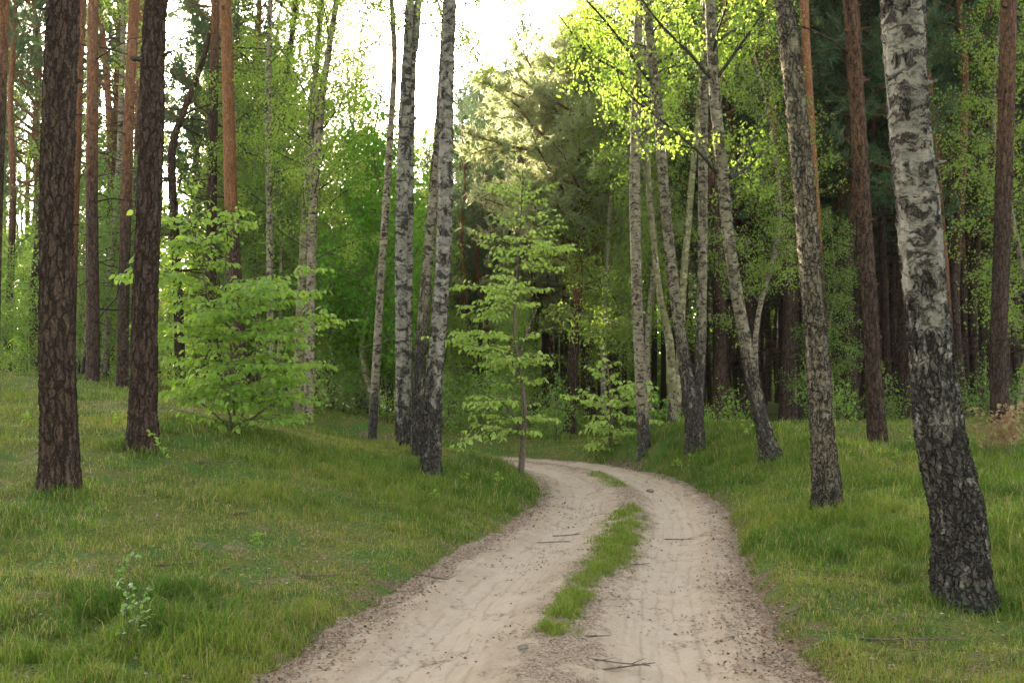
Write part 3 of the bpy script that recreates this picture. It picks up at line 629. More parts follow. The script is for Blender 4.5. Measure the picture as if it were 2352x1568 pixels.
# ---- pines on the right
P7X = [[(1951, 125), (1905, 100), (1850, 82), (1800, 74), (1752, 70)], [(1955, 33), (1930, 15), (1895, -10)], [(1960, 228), (1938, 208), (1905, 190)], [(1972, 420), (1945, 405), (1920, 398)], [(1985, 582), (1940, 572), (1888, 566)], [(1990, 650), (1962, 640), (1935, 628)], [(1980, 505), (1955, 500), (1930, 502)]]
def p7extra(g, rng, Q, base):
    knots(g, rng, Q, 12, .8, 6.5, .10, tone=.5)
    for pl in P7X:
        p = catmull(np.array([P(u, v, 14.5) for u, v in pl]) - base, 6); p[:, 1] -= np.linspace(0, .5, len(p)); tube(g, p, np.linspace(.020, .006, len(p)), 6, 0, tone=np.zeros(len(p)))
main_tree('pine_tree', 'straight red-brown pine with bare snags reaching left, between grey birch and the big birch', 'pine tree', [(2017, 1024, 44), (2008, 900, 38), (1998, 700, 35), (1984, 500, 34), (1969, 250, 33), (1953, 0, 31)], 14.5, 19, M['pine_n'], .024, 64, ptone(.4, 5, .36), p7extra, hi_pine(10), PM, .18, .04, 13)
main_tree('pine_tree', 'tall brown pine near the right edge beside the dry brown fern', 'pine tree', [(2300, 972, 42), (2292, 850, 36), (2298, 650, 36), (2305, 450, 36), (2311, 250, 35), (2317, 0, 34)], 17, 19, M['pine_n'], .03, 56, ptone(1.8, 6, .4), pknots(12, 7.4, .13, .4), hi_pine(11), PM, .2, .04, 14)
main_tree('pine_tree', 'orange pine trunk emerging behind the leaning grey-barked birch', 'pine tree', [(1905, 965, 26), (1880, 600, 23), (1862, 300, 21), (1851, 100, 20), (1847, 0, 20)], 22, 19, M['pine'], .05, 32, ptone(2, 6, .95), pknots(8, 9, .1, .9), hi_pine(11), PM, .2, .04, 15)
main_tree('pine_tree', 'slim orange pine deep between the big birch and the right-hand pine', 'pine tree', [(2222, 940, 18), (2216, 800, 16), (2210, 600, 15), (2203, 400, 13), (2196, 250, 11), (2192, 120, 9)], 30, 15, M['pine'], .08, 24, ptone(4, 5.5, 1.), pknots(8, 9, .07, .7, 12), lambda g, r, Q, b: pine_crown(g, r, Q, 10, plen(Q) * .98, 22, 1.8, .16, 9, .26), PM, .2, .05, 16)
main_tree('pine_tree', 'reddish pine trunk right behind the big white birch', 'pine tree', [(2190, 960, 26), (2165, 600, 24), (2140, 300, 22), (2120, 100, 22), (2112, 0, 21)], 24, 19, M['pine'], .06, 28, ptone(1, 4), pknots(8, 9, .1, .7), hi_pine(11), PM, .2, .05, 17)
main_tree('pine_tree', 'dark slim pine deep behind the gap between red-brown pine and big birch', 'pine tree', [(2040, 955, 20), (2032, 700, 18), (2024, 500, 16), (2020, 300, 14), (2018, 100, 12)], 30, 18, M['pine'], .08, 24, ptone(7, 10), pknots(8, 9, .07, .1, 14), lambda g, r, Q, b: pine_crown(g, r, Q, 9, plen(Q) * .98, 24, 1.9, .16, 9, .26), PM, .2, .05, 18)
# ---- the sunlit young pine across the path
def sun_pine(g, rng, Q, base):
    pine_crown(g, rng, Q, 4.4, plen(Q) * .985, 105, 2.9, .2, 15, .14, .12)
main_tree('pine_tree', 'young pine with pale sunlit needles and orange stem across the bend of the path', 'pine tree', [(1307, 998, 27), (1315, 850, 24), (1326, 680, 21), (1338, 450, 18), (1345, 280, 13), (1343, 150, 7), (1341, 105, 3)], 26, 9, M['pine'], .06, 28, ptone(2.4, 4), pknots(6, 5, .1, .2, 22, L=(.5, 2.2)), sun_pine, [M['pine'], M['needle_painted_sun']], .2, .05, 19)

# ---- birches
def btone(a, b_, lo=0.): return lambda s: np.maximum(lo, 1 - sst(a, b_, s))
main_tree('birch_tree', 'big leaning birch in the right foreground, white above and black furrowed at the foot', 'birch tree',
          [(2218, 1390, 128), (2208, 1300, 124), (2199, 1184, 119), (2167, 1034, 108), (2150, 930, 102), (2141, 834, 98), (2128, 700, 95), (2110, 500, 96), (2090, 300, 92), (2076, 100, 96), (2071, 0, 98)], 6.8, 17, M['birch_n'], .014, 110, (lambda s: np.maximum(.10, 1 - sst(.5, 3.3, s)) + sum(a_ * np.exp(-((s - c_) / w_) ** 2) for c_, w_, a_ in ((1.82, .07, .25), (2.24, .06, .3), (2.72, .06, .34), (2.98, .09, .42), (3.42, .08, .45), (3.75, .06, .3), (4.1, .08, .3)))), lambda g, r, Q, b: knots(g, r, Q, 2, 2.2, 4, .14), hi_crown(6.5, 2.6, 18), BM, .34, .08, 21)
main_tree('birch_tree', 'grey rough-barked birch leaning left with mossy flared foot, right of the path', 'birch tree',
          [(1901, 1178, 66), (1896, 1090, 60), (1888, 980, 54), (1879, 850, 50), (1868, 700, 49), (1856, 550, 49), (1844, 400, 48), (1829, 250, 46), (1813, 110, 46), (1800, 0, 42)], 10, 17, M['birch_b'], .018, 84, (lambda s: np.maximum(.62, 1 - s * .35)), lambda g, r, Q, b: knots(g, r, Q, 4, 2.2, 4.5, .10), hi_crown(6.5, 2.2), BM, .35, .08, 22)
def ex_branches(plists, o, r0=.030, dd=0):
    def f(g, rng, Q, base):
        for (d, depthshift, pl) in plists:
            p = catmull(np.array([P(u, v, d) for u, v in pl]), 5)
            p[:, 1] += np.linspace(0, depthshift, len(p)); 
            leafy_branch(g, rng, p - base, r0, o)
    return f
OB = dict(BO, size=.06, gap=.027, every=.15, twig=.8, bare=.22, tone=1.)
def both(*fs):
    def f(*a):
        for q in fs: q(*a)
    return f
def mid_crown(z0, n, L, o=OB, up=(.4, .9), top=.6):
    def f(g, rng, Q, base): crown(g, rng, Q, z0, plen(Q) * top, n, lambda q: L * (1 - q * .3), o, up, r0=.018)
    return f
main_tree('birch_tree', 'birch right of the path with strongly leaning foot and long branches over the path', 'birch tree',
          [(1772, 1055, 44), (1755, 990, 36), (1735, 900, 32), (1715, 800, 30), (1697, 700, 29), (1681, 600, 28), (1669, 500, 28), (1660, 400, 27), (1650, 300, 27), (1640, 190, 26), (1635, 100, 26), (1631, 0, 25)], 14, 15, M['birch_b'], .022, 56, btone(.6, 3.0, .30),
          None, both(ex_branches([(14, -1.2, [(1646, 397), (1591, 355), (1496, 295), (1416, 245), (1391, 185)]), (14, -1, [(1636, 185), (1576, 135), (1501, 80), (1436, 10), (1400, -40)]), (14, .8, [(1676, 405), (1716, 350), (1764, 270), (1800, 200)]), (14, .5, [(1678, 410), (1725, 378), (1768, 335), (1810, 300)]), (14, 1, [(1645, 95), (1716, 35), (1760, 0)]), (14, -.6, [(1640, 190), (1690, 120), (1730, 60), (1760, -20)])], OB),
                     mid_crown(5.4, 16, 2.1, top=.85)), [M['birch'], M['birch_leaf']], .45, .06, 23)
main_tree('birch_tree', 'twin-stemmed birch right of the path, both stems rising from one thick dark foot', 'birch tree',
          [(1597, 1032, 44), (1595, 980, 42), (1589, 920, 42), (1576, 850, 30), (1562, 760, 27), (1547, 650, 26), (1535, 540, 25), (1527, 450, 25), (1517, 320, 25), (1505, 200, 24), (1494, 100, 22), (1485, 0, 20)], 16, 15, M['birch_b'], .026, 52, btone(1.2, 2.8, .28),
          None, both(ex_branches([(16, -1, [(1496, 235), (1426, 180), (1346, 145), (1291, 90), (1251, 45)]), (16, -1, [(1491, 185), (1436, 125), (1376, 65), (1301, 0), (1270, -30)]), (16, -.5, [(1616, 100), (1576, 30), (1545, -10)]), (16, 1, [(1500, 150), (1550, 110), (1590, 60), (1630, 20)])], OB),
                     mid_crown(5.8, 16, 2.0, top=.85)), [M['birch'], M['birch_leaf']], .35, .06, 24,
          stems=[([(1594, 935, 36), (1604, 880, 28), (1609, 800, 25), (1612, 700, 24), (1614, 560, 23), (1615, 420, 23), (1616, 260, 22), (1618, 120, 20), (1621, 0, 18)], 16, 15)])
main_tree('birch_tree', 'straight pale yellowish birch at the outer edge of the bend, dark only at its foot', 'birch tree',
          [(1480, 1015, 30), (1474, 920, 26), (1467, 780, 24), (1461, 600, 24), (1458, 420, 24), (1461, 250, 22), (1465, 80, 19), (1467, 0, 17)], 17, 14, M['birch'], .03, 44, btone(.2, 1.2, .1), None, mid_crown(5.2, 22, 1.9, top=.85), BM, .25, .06, 25)
main_tree('birch_tree', 'thin mossy ochre birch standing behind and between the straight pale birch and the twin birch', 'birch tree',
          [(1545, 998, 25), (1543, 900, 21), (1538, 790, 19), (1516, 680, 15), (1503, 570, 13), (1492, 450, 12), (1485, 300, 11), (1483, 200, 10)], 19, 11, M['birch_m'], .04, 32, btone(.1, 1.2, .15), None, mid_crown(5.0, 12, 1.2, top=.9), BM, .25, .06, 26)
main_tree('birch_tree', 'thin ochre birch slanting right behind the twin-stemmed birch', 'birch tree',
          [(1552, 985, 18), (1562, 800, 17), (1570, 650, 16), (1582, 500, 15), (1595, 350, 13), (1606, 230, 11)], 21, 12, M['birch_m'], .05, 28, btone(.1, 1, .1), None, mid_crown(5.5, 12, 1.4, top=.9), BM, .25, .06, 27)
main_tree('birch_tree', 'slender pale birch, leftmost of the birches standing by the inside of the bend', 'birch tree',
          [(853, 1022, 22), (858, 950, 20), (866, 800, 18), (875, 650, 17), (886, 480, 17), (897, 300, 15), (906, 150, 13), (903, 60, 12), (899, 0, 11)], 16, 13, M['birch'], .028, 36, btone(.3, 1.2, .12), None, mid_crown(6.2, 14, 1.6, top=.9), BM, .15, .06, 28)
main_tree('birch_tree', 'straight white birch forking near the top of the picture, among the birches inside the bend', 'birch tree',
          [(925, 1032, 36), (925, 950, 33), (923, 800, 32), (922, 650, 30), (924, 480, 30), (929, 300, 30), (933, 180, 26), (938, 80, 22), (943, 0, 21)], 15.5, 15, M['birch_n'], .022, 60, btone(.2, 1.4, .22), None, mid_crown(6.0, 18, 1.9, top=.9), BM, .2, .07, 29,
          stems=[([(933, 290, 24), (944, 200, 22), (952, 110, 20), (961, 0, 18)], 15.55, 14)])
main_tree('birch_tree', 'dark curving birch partly hidden behind the stout birch nearest the path', 'birch tree',
          [(966, 1048, 36), (962, 940, 32), (963, 840, 28), (972, 720, 26), (983, 600, 25), (994, 470, 24), (1006, 330, 23), (1014, 220, 21), (1020, 100, 18), (1026, -20, 16)], 14.5, 14, M['birch_b'], .024, 52, btone(1.2, 3.2, .30), None, mid_crown(6, 12, 1.5, top=.9), BM, .15, .06, 30)
main_tree('birch_tree', 'stout birch nearest the inside of the bend, black rugged foot and grey white stem', 'birch tree',
          [(990, 1102, 48), (991, 1000, 44), (998, 880, 39), (1008, 740, 37), (1018, 600, 36), (1023, 450, 36), (1024, 330, 34), (1026, 200, 33), (1031, 80, 30), (1034, 0, 29)], 13.2, 15, M['birch_n'], .02, 68, btone(.7, 2.2, .30), lambda g, r, Q, b: dead_branches(g, r, Q, 4.6, 5.0, 1, (.2, .3), az=(0, .2), trad=.09), mid_crown(5.6, 14, 1.6, top=.9), BM, .3, .07, 31)
main_tree('birch_tree', 'pale birch with black marks behind the bright leafy bush, right stem of the pair', 'birch tree',
          [(708, 968, 26), (710, 850, 23), (714, 650, 21), (721, 450, 20), (735, 270, 18), (750, 150, 15), (770, 20, 13), (775, -20, 12)], 19, 14, M['birch'], .04, 32, btone(.3, 1.2, .15), None, mid_crown(3.6, 26, 1.9, dict(OB, tdroop=1.0), top=.9), BM, .2, .06, 32)
main_tree('birch_tree', 'brownish birch behind the bright leafy bush, left stem of the pair', 'birch tree',
          [(684, 970, 24), (687, 800, 21), (696, 600, 20), (706, 430, 18), (715, 300, 16), (727, 150, 13), (738, 0, 11)], 19.6, 14, M['birch_m'], .04, 32, btone(.3, 1.2, .25), None, mid_crown(4.6, 18, 1.8, top=.9), BM, .2, .06, 33)
main_tree('birch_tree', 'slim birch with dark bands in the foliage above the bright leafy bush', 'birch tree',
          [(626, 960, 18), (621, 700, 16), (618, 450, 15), (616, 250, 14), (619, 80, 12), (621, 0, 11)], 22, 14, M['birch'], .05, 28, btone(.2, 1.2, .3), None, mid_crown(4.0, 22, 1.8, top=.9), BM, .2, .06, 34)
main_tree('birch_tree', 'pale yellow birch curving up between the slim pines on the crest', 'birch tree',
          [(240, 878, 18), (246, 750, 17), (254, 620, 16), (267, 490, 14), (275, 350, 13), (280, 180, 12), (284, 20, 10)], 25, 14, M['birch'], .06, 28, btone(.2, 1, .05), None, mid_crown(7.0, 16, 1.6, top=.9), BM, .2, .06, 35)
main_tree('birch_tree', 'faint pale birch far behind the fern-green understory right of the bend', 'birch tree',
          [(1822, 958, 20), (1818, 800, 17), (1812, 600, 15), (1800, 450, 13), (1790, 300, 11)], 26, 13, M['birch'], .07, 24, btone(.2, 1, .15), None, mid_crown(4.0, 16, 1.6, top=.95), BM, .2, .06, 36)

# ------------------------------------------------------------------ saplings with big leaves
def sapling(name, label, stems, d, crownspec, lm, leaf=.09, seed=1, cat='sapling'):
    """stems: pixel polylines; crownspec: (v height, half width left px, right px, sprays)"""
    rng = np.random.default_rng(seed)
    b0 = P(*stems[0][0][:2], d); base = np.array([b0[0], b0[1], Hs(b0[0], b0[1])])
    t = thing(name, label, cat, tuple(base)); g = Geo(); Qs = []
    for si, st in enumerate(stems):
        Q = catmull(np.array([P(u, v, d + (0 if len(st[0]) < 4 else 0)) for u, v, _ in st]), 8) - base; Q[:, 1] += rng.normal(0, .12) * np.linspace(0, 1, len(Q)); Q[0, 2] -= .06
        rr = catmull(np.array([[w_ * d / F / 2] * 3 for *_, w_ in st]), 8)[:, 0]; tube(g, Q, rr, 10, 0, tone=np.full(len(Q), 1.0)); Qs.append(Q)
    g.obj('trunk', [M['twig']], t)
    g = Geo(); o = dict(twig=.40, every=.088, gap=.044, size=leaf, flat=True, kind='fine', droop=.55, tdroop=.7, hang=.75, bare=.12, tk=1.0, tone=1.)
    for (v, lw, rw, n, up) in crownspec:
        for i in range(n):
            Q = Qs[rng.integers(len(Qs))] if len(Qs) > 1 else Qs[0]
            zt = P(CU, v, d)[2] - base[2] + rng.normal(0, .05)
            if Q[-1, 2] < zt: Q = max(Qs, key=lambda q: q[-1, 2])
            j = int(np.argmin(np.abs(Q[:, 2] - (zt - .12)))); a = 2 * PI * (i + rng.random() * .8) / n + seed
            wd = (lw if math.cos(a) < 0 else rw) * d / F
            if rng.random() < .10: continue
            L = wd * (abs(math.cos(a)) * 1 + abs(math.sin(a)) * .75) * rng.uniform(.55, 1.2)
            pts = limb(rng, Q[j], (math.cos(a), math.sin(a), up + rng.normal(0, .1)), L, 6, droop=.42 / max(.4, L), wob=.12)
            leafy_branch(g, rng, pts, .008, dict(o, twig=min(.5, .5 * L)))
    for Q in Qs: twig_leaves(g, rng, Q[-8:], dict(o, gap=.045))
    g.obj('crown', [M['twig'], lm], t); return t
sapling('beech_sapling', 'broad bright green leafy young beech on the bank beside the second thick pine',
        [[(540, 990, 9), (536, 900, 6), (530, 760, 5), (520, 640, 4), (530, 500, 2)], [(538, 990, 7), (515, 900, 5), (500, 780, 4), (455, 560, 3), (440, 400, 1.5)], [(545, 990, 6), (570, 900, 4), (590, 780, 3), (600, 640, 2)], [(543, 988, 5), (620, 930, 4), (680, 900, 2.5)], [(536, 988, 5), (470, 930, 4), (420, 890, 2.5)]], 12.5,
        [(950, 130, 190, 8, .15), (905, 150, 250, 10, .2), (860, 150, 200, 9, .25), (815, 155, 175, 9, .25), (770, 160, 190, 9, .25), (725, 160, 235, 9, .25), (680, 150, 240, 9, .25), (630, 145, 120, 8, .3), (580, 130, 105, 8, .35), (530, 110, 105, 7, .4), (500, 70, 80, 5, .5), (450, 40, 45, 3, .6), (415, 28, 30, 2, .7)], M['beech_leaf'], .092, 51)
sapling('beech_sapling', 'slender layered young beech with yellow-green leaves at the inside edge of the bend',
        [[(1196, 1088, 15), (1203, 1000, 12), (1205, 930, 10), (1192, 840, 8), (1182, 760, 7), (1186, 640, 5), (1196, 520, 4), (1200, 395, 2)], [(1200, 985, 6), (1160, 930, 4), (1110, 905, 2)], [(1190, 830, 5), (1210, 760, 4), (1235, 700, 2.5)]], 14.7,
        [(985, 160, 60, 7, .15), (945, 185, 75, 9, .2), (905, 170, 60, 8, .2), (860, 100, 50, 5, .2), (800, 170, 65, 8, .25), (755, 110, 50, 5, .3), (690, 150, 75, 7, .3), (650, 150, 70, 6, .3), (595, 95, 125, 8, .35), (555, 105, 115, 7, .4), (500, 95, 80, 6, .5), (450, 105, 70, 6, .55), (420, 40, 40, 4, .7)], M['pale_leaf'], .082, 52)
sapling('beech_sapling', 'small light green sapling on the outer bank of the bend, left of the pale birch',
        [[(1402, 1018, 9), (1404, 950, 7), (1400, 880, 5), (1392, 820, 3), (1388, 790, 2)]], 18.3,
        [(1000, 70, 70, 6, .1), (975, 85, 75, 8, .2), (945, 70, 80, 7, .25), (915, 85, 90, 8, .3), (885, 70, 100, 7, .3), (855, 55, 40, 5, .4), (820, 30, 30, 4, .6)], M['pale_leaf'], .10, 53)
sapling('beech_sapling', 'little green sapling behind the outer bank, right of the straight pale birch',
        [[(1505, 985, 8), (1500, 940, 6), (1498, 890, 3)]], 20.5, [(960, 40, 40, 5, .2), (935, 50, 60, 6, .3), (905, 40, 50, 5, .4)], M['maple_leaf'], .10, 54)

# ------------------------------------------------------------------ background trees: a few of each kind, then copies
def proto_pine(h, z0, seed, n=34, L=2.0, dead=26, r=.13, nm='needle', sz=.19, k=12):
    rng = np.random.default_rng(seed)
    Q = catmull(np.array([(rng.normal(0, .12) * (k > 0), rng.normal(0, .12) * (k > 0), h * k / 6) for k in range(7)]), 8)
    RQ = np.interp(Q[:, 2], [0, 1, h * .6, h], [r * 1.05, r, r * .62, .02])
    g = Geo(); make_trunk(g, Q, RQ, .25, 14, ptone(2.0, 9, .7), 99, .2, .05, seed); dead_branches(g, rng, Q, 1.6, z0 + 1, dead, (.4, 1.7), .009, 2, trad=.1, tone=.0)
    c = Geo(); pine_crown(c, rng, Q, z0, h * .985, n, L, sz, k, .17, .085)
    return g.mesh('trunk', [M['pine']]), c.mesh('crown', [M['pine'], M[nm]])
def proto_birch(h, z0, seed, n=30, L=2.2, r=.09, leafm='birch_leaf', size=.085, bark='birch', o=None, up=(.3, .9), lump=.05):
    rng = np.random.default_rng(seed)
    Q = catmull(np.array([(rng.normal(0, .02 * h) * (k > 0), rng.normal(0, .02 * h) * (k > 0), h * k / 5) for k in range(6)]), 8)
    RQ = np.interp(Q[:, 2], [0, h * .1, h * .6, h], [r * 1.1, r, r * .55, .012])
    g = Geo(); make_trunk(g, Q, RQ, .2, 12, btone(.2, 1.2, .1), 99, .25, lump, seed)
    c = Geo(); crown(c, rng, Q, z0, h * .97, n, lambda q: L * (1 - q * .65), o or dict(BO, size=size, gap=.055, every=.17, twig=1.1, tk=1.5, spread=.08), up, r0=.02)
    return g.mesh('trunk', [M[bark]]), c.mesh('crown', [M[bark], M[leafm]])
PINES = [proto_pine(17.5, 9.0, 61), proto_pine(19, 10, 62, L=1.9), proto_pine(16, 7.5, 63, 34, 2.2, 32)]
DARKP = [proto_pine(17.5, 6.5, 161, 46, 2.0, 60), proto_pine(19, 7.5, 162, 46, 1.9, 60), proto_pine(16, 5.5, 163, 50, 2.1, 60)]
LOWPINE = [proto_pine(13, 3.6, 64, 64, 2.6, 24), proto_pine(15, 5.0, 65, 64, 2.7, 24)]
FARB = [proto_birch(15, 3.0, 71, 46, 2.3), proto_birch(13, 2.4, 72, 44, 2.4), proto_birch(16.5, 4, 73, 48, 2.4)]
UO = dict(twig=.85, every=.13, gap=.05, size=.075, flat=False, spread=.09, droop=.4, tdroop=.8, hang=.35, bare=.12, tk=1.5)
UND = [proto_birch(6.2, .9, 81, 26, 1.7, .045, 'under_leaf', .08, 'birch_m', UO, (.1, .7)), proto_birch(4.6, .5, 82, 22, 1.5, .035, 'under_leaf', .08, 'birch_m', UO, (.1, .7)), proto_birch(8.5, 1.4, 83, 34, 2.0, .06, 'under_leaf', .08, 'birch_m', UO, (.1, .7))]
MAP = [proto_birch(7.5, 1.6, 84, 34, 2.2, .06, 'maple_leaf', .14, 'birch_m', dict(UO, size=.12, gap=.06), (.1, .7)), proto_birch(6.0, 1.0, 85, 30, 2.0, .05, 'maple_leaf', .14, 'birch_m', dict(UO, size=.12, gap=.06), (.1, .7))]
BUSH = [proto_birch(1.5, .1, 86, 16, .9, .015, 'under_leaf', .09, 'birch_m', dict(UO, twig=.45, every=.12, size=.085, gap=.05), (.2, 1.0)), proto_birch(1.0, .05, 87, 14, .7, .012, 'beech_leaf', .09, 'birch_m', dict(UO, twig=.4, every=.1, size=.08, gap=.05), (.2, 1.0))]
placed = []
def put(proto, name, label, cat, group, x, y, sc=1., rz=0., tilt=(0, 0), dz=0.):
    t = thing(name, label, cat, (x, y, Hs(x, y) - .08 + dz), group, rz); t.scale = (sc, sc, sc); t.rotation_euler = (tilt[0], tilt[1], rz)
    for nm, me in zip(('trunk', 'crown'), proto):
        o = bpy.data.objects.new(nm, me); COL.objects.link(o); o.parent = t
    return t
def zone(protos, name, label, cat, group, u, d, n, sc=(.85, 1.15), mind=1.5, seed=0, tilt=.03, excl=0):
    rng = np.random.default_rng(seed); k = 0; tries = 0
    while k < n and tries < n * 60:
        tries += 1
        dd = d[0] + (d[1] - d[0]) * rng.random() ** .8; x = (rng.uniform(*u) - CU) / F * dd
        if abs(CU + x / dd * F - 398) < excl: continue
        if any((x - a) ** 2 + (dd - b_) ** 2 < mind ** 2 for a, b_ in placed): continue
        t_, _ = path_coords([x], [dd])
        if abs(t_[0]) < 2.2: continue
        placed.append((x, dd)); k += 1
        put(protos[rng.integers(len(protos))], name, label, cat, group, x, dd, rng.uniform(*sc), rng.uniform(0, 6.28), (rng.normal(0, tilt), rng.normal(0, tilt)))
zone(DARKP, 'pine_tree', 'slim dark pine in the dense stand deep behind the right-hand birches', 'pine tree', 'pines of the dense stand on the right', (1640, 2480), (23, 40), 72, (.9, 1.15), mind=1.35, seed=1, tilt=.012)
zone(DARKP, 'pine_tree', 'slim dark pine in the dense stand deep behind the right-hand birches', 'pine tree', 'pines of the dense stand on the right', (1560, 2480), (40, 62), 90, (.9, 1.15), mind=1.5, seed=2, tilt=.012)
zone(PINES, 'pine_tree', 'dark pine trunk in the shade beyond the bend of the path', 'pine tree', 'pines beyond the bend', (1200, 1680), (30, 60), 56, (.62, .85), mind=1.3, seed=3, tilt=.012)
zone(PINES, 'pine_tree', 'thin dark trunk deep in the wood behind the centre birches', 'pine tree', 'thin trunks behind the centre birches', (690, 1130), (34, 60), 26, (.5, .7), mind=1.3, seed=23, tilt=.02)
BLUEP = [proto_pine(15, 3.5, 261, 90, 2.7, 10, nm='needle_blue', sz=.26, k=14), proto_pine(16, 4.0, 262, 90, 2.9, 10, nm='needle_blue', sz=.26, k=14)]
PALEP = [proto_pine(10, 3.0, 263, 80, 2.4, 10, r=.10, nm='needle_painted_sun', sz=.2, k=14)]
for i, (u_, d_, vt) in enumerate([(1085, 46, 185), (1128, 50, 150), (1170, 45, 215), (1205, 49, 150), (1252, 46, 190), (1300, 50, 215), (1350, 47, 250)]):
    h_ = (HOR - vt) / F * d_ + EYE; placed.append(((u_ - CU) / F * d_, d_))
    put(BLUEP[i % 2], 'pine_tree', 'blue-green pine rising against the white sky beyond the bend', 'pine tree', 'blue-green pines against the sky', (u_ - CU) / F * d_, d_, h_ / (15, 16)[i % 2], i * 1.3)
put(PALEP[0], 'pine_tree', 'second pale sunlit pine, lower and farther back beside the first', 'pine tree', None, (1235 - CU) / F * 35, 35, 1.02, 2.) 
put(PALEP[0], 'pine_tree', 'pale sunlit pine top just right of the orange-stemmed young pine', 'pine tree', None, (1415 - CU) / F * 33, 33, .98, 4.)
zone(LOWPINE, 'pine_tree', 'dense green pine behind the bright birch leaves right of the bend', 'pine tree', 'green pines behind the right birches', (1450, 2000), (28, 42), 14, (.9, 1.2), mind=2, seed=5)
zone(PINES, 'pine_tree', 'pine in the open wood beyond the left bank', 'pine tree', 'pines beyond the left bank', (-150, 620), (27, 58), 24, (.85, 1.1), mind=2.0, seed=6, excl=38)
zone(LOWPINE, 'pine_tree', 'dark bushy pine beyond the left bank', 'pine tree', 'bushy pines beyond the left bank', (-120, 640), (28, 48), 8, (.8, 1.1), mind=2.6, seed=7, excl=85)
zone(FARB, 'birch_tree', 'birch with light foliage beyond the left bank', 'birch tree', 'birches beyond the left bank', (420, 840), (25, 46), 17, (.7, 1.0), mind=2.0, seed=8, excl=60)
zone(FARB, 'birch_tree', 'tall far birch whose crown fills the sky above the left bank', 'birch tree', 'tall far birches above the left bank', (440, 780), (42, 58), 7, (.85, 1.05), mind=2.2, seed=20, excl=45)
for i, (u_, vt) in enumerate([(880, 330), (945, 285), (985, 255), (1020, 300), (1060, 320)]):
    h_ = (HOR - vt) / F * 52 + EYE
    put(FARB[i % 3], 'birch_tree', 'sunlit birch far off between the centre birches', 'birch tree', 'sunlit far birches', (u_ - CU) / F * 52, 52 + i % 2, h_ / (15, 13, 16.5)[i % 3], i * 1.1)
zone(FARB, 'birch_tree', 'birch far off beyond the crest of the left bank', 'birch tree', 'birches beyond the crest', (-150, 340), (30, 50), 9, (.7, .95), mind=2.2, seed=19, excl=80)
zone(FARB, 'birch_tree', 'sunlit birch far off between the centre birches', 'birch tree', 'sunlit far birches', (830, 1180), (42, 60), 24, (.7, .98), mind=2.2, seed=9)
zone(FARB, 'birch_tree', 'leafy birch in front of the dark stand on the right', 'birch tree', 'leafy birches before the dark stand', (1380, 1830), (20, 32), 5, (.65, .85), mind=2.2, seed=10)
zone(FARB, 'birch_tree', 'leafy birch high beyond the big birch', 'birch tree', 'leafy birches beyond the big birch', (2230, 2420), (20, 27), 2, (.8, .95), mind=2.0, seed=11)
zone(UND, 'young_beech', 'young broadleaf tree in the understory beyond the left bank', 'young tree', 'understory beyond the left bank', (-120, 640), (23, 40), 24, (.7, 1.2), mind=1.3, seed=12, excl=40)
zone(MAP, 'young_maple', 'bright green young maple behind the pair of birches', 'young tree', 'young maples behind the birches', (690, 880), (24, 38), 8, (.85, 1.1), mind=2.0, seed=13)
zone(UND, 'young_beech', 'young broadleaf tree shading the far side of the bend', 'young tree', 'understory beyond the bend', (900, 1450), (25, 42), 13, (.5, .85), mind=1.8, seed=14)
zone(UND, 'young_beech', 'young broadleaf tree before the dark pines on the right', 'young tree', 'understory before the dark pines', (1480, 2420), (21, 34), 8, (.45, .8), mind=1.8, seed=15)
zone(BUSH, 'bush', 'low leafy bush in the shade beyond the birches of the bend', 'bush', 'low bushes beyond the bend birches', (720, 1280), (18.5, 26), 18, (.6, 1.1), mind=.8, seed=16)
zone(BUSH, 'bush', 'low leafy bush at the foot of the dark stand', 'bush', 'low bushes at the foot of the dark stand', (1280, 2420), (19, 30), 20, (.5, 1.1), mind=.9, seed=17)
zone(BUSH, 'bush', 'low leafy bush on the far side of the bank', 'bush', 'low bushes behind the bank', (-60, 480), (19, 28), 12, (.5, 1.0), mind=.9, seed=18)

_r = np.random.default_rng(404)
for i in range(26):  # unseen trees added beside and behind the camera to shade the scene
    a = PI * (.08 + 1.84 * 0) + (i / 25) * PI * .98 + PI * .92; rr = 7.5 + 9 * _r.random(); x, y = math.cos(a) * rr, math.sin(a) * rr + 1
    if abs(x) < 2.6 or (y > 2 and abs(x) < 6.5 + y * .6): continue
    pr_, nm_, lb_, ct_ = [(DARKP, 'pine_tree', 'unseen pine of the wood behind the photographer, added for shade', 'pine tree'), (FARB, 'birch_tree', 'unseen birch of the wood behind the photographer, added for shade', 'birch tree')][i % 2]
    put(pr_[i % 3], nm_, lb_, ct_, 'unseen trees added behind the photographer for shade', x, y, 1.0, _r.uniform(0, 6))
# a far-off wood that closes the view
rng = np.random.default_rng(5); g = Geo()
for i in range(420):
    a = rng.uniform(-.66, .66); dd = rng.uniform(66, 95); x = math.tan(a) * dd; z = Hs(x, dd); h = rng.uniform(11, 17)
    tube(g, np.array([(x, dd, z - .3), (x + rng.normal(0, .2), dd, z + h * .5), (x + rng.normal(0, .4), dd, z + h)]), np.array([.17, .13, .04]), 6, 0, tone=np.array([0, .2, .8]))
n = 200000; a = rng.uniform(-.68, .68, n); dd = rng.uniform(66, 96, n); x = np.tan(a) * dd
top = 12 + 5 * fbm(x * .16, dd * .16, o=3, seed=91) + 3 * fbm(x * .6, dd * .6, o=2, seed=92)
top = np.where((x > -34) & (x < 8), top - 2.5, top)
z = rng.random(n) ** 1.1 * top; keep = fbm(x * .5, dd * .5, z * .35, o=3, seed=93) > -.2 - .3 * (z < 5); x, dd, z = x[keep], dd[keep], z[keep]; n = len(x)
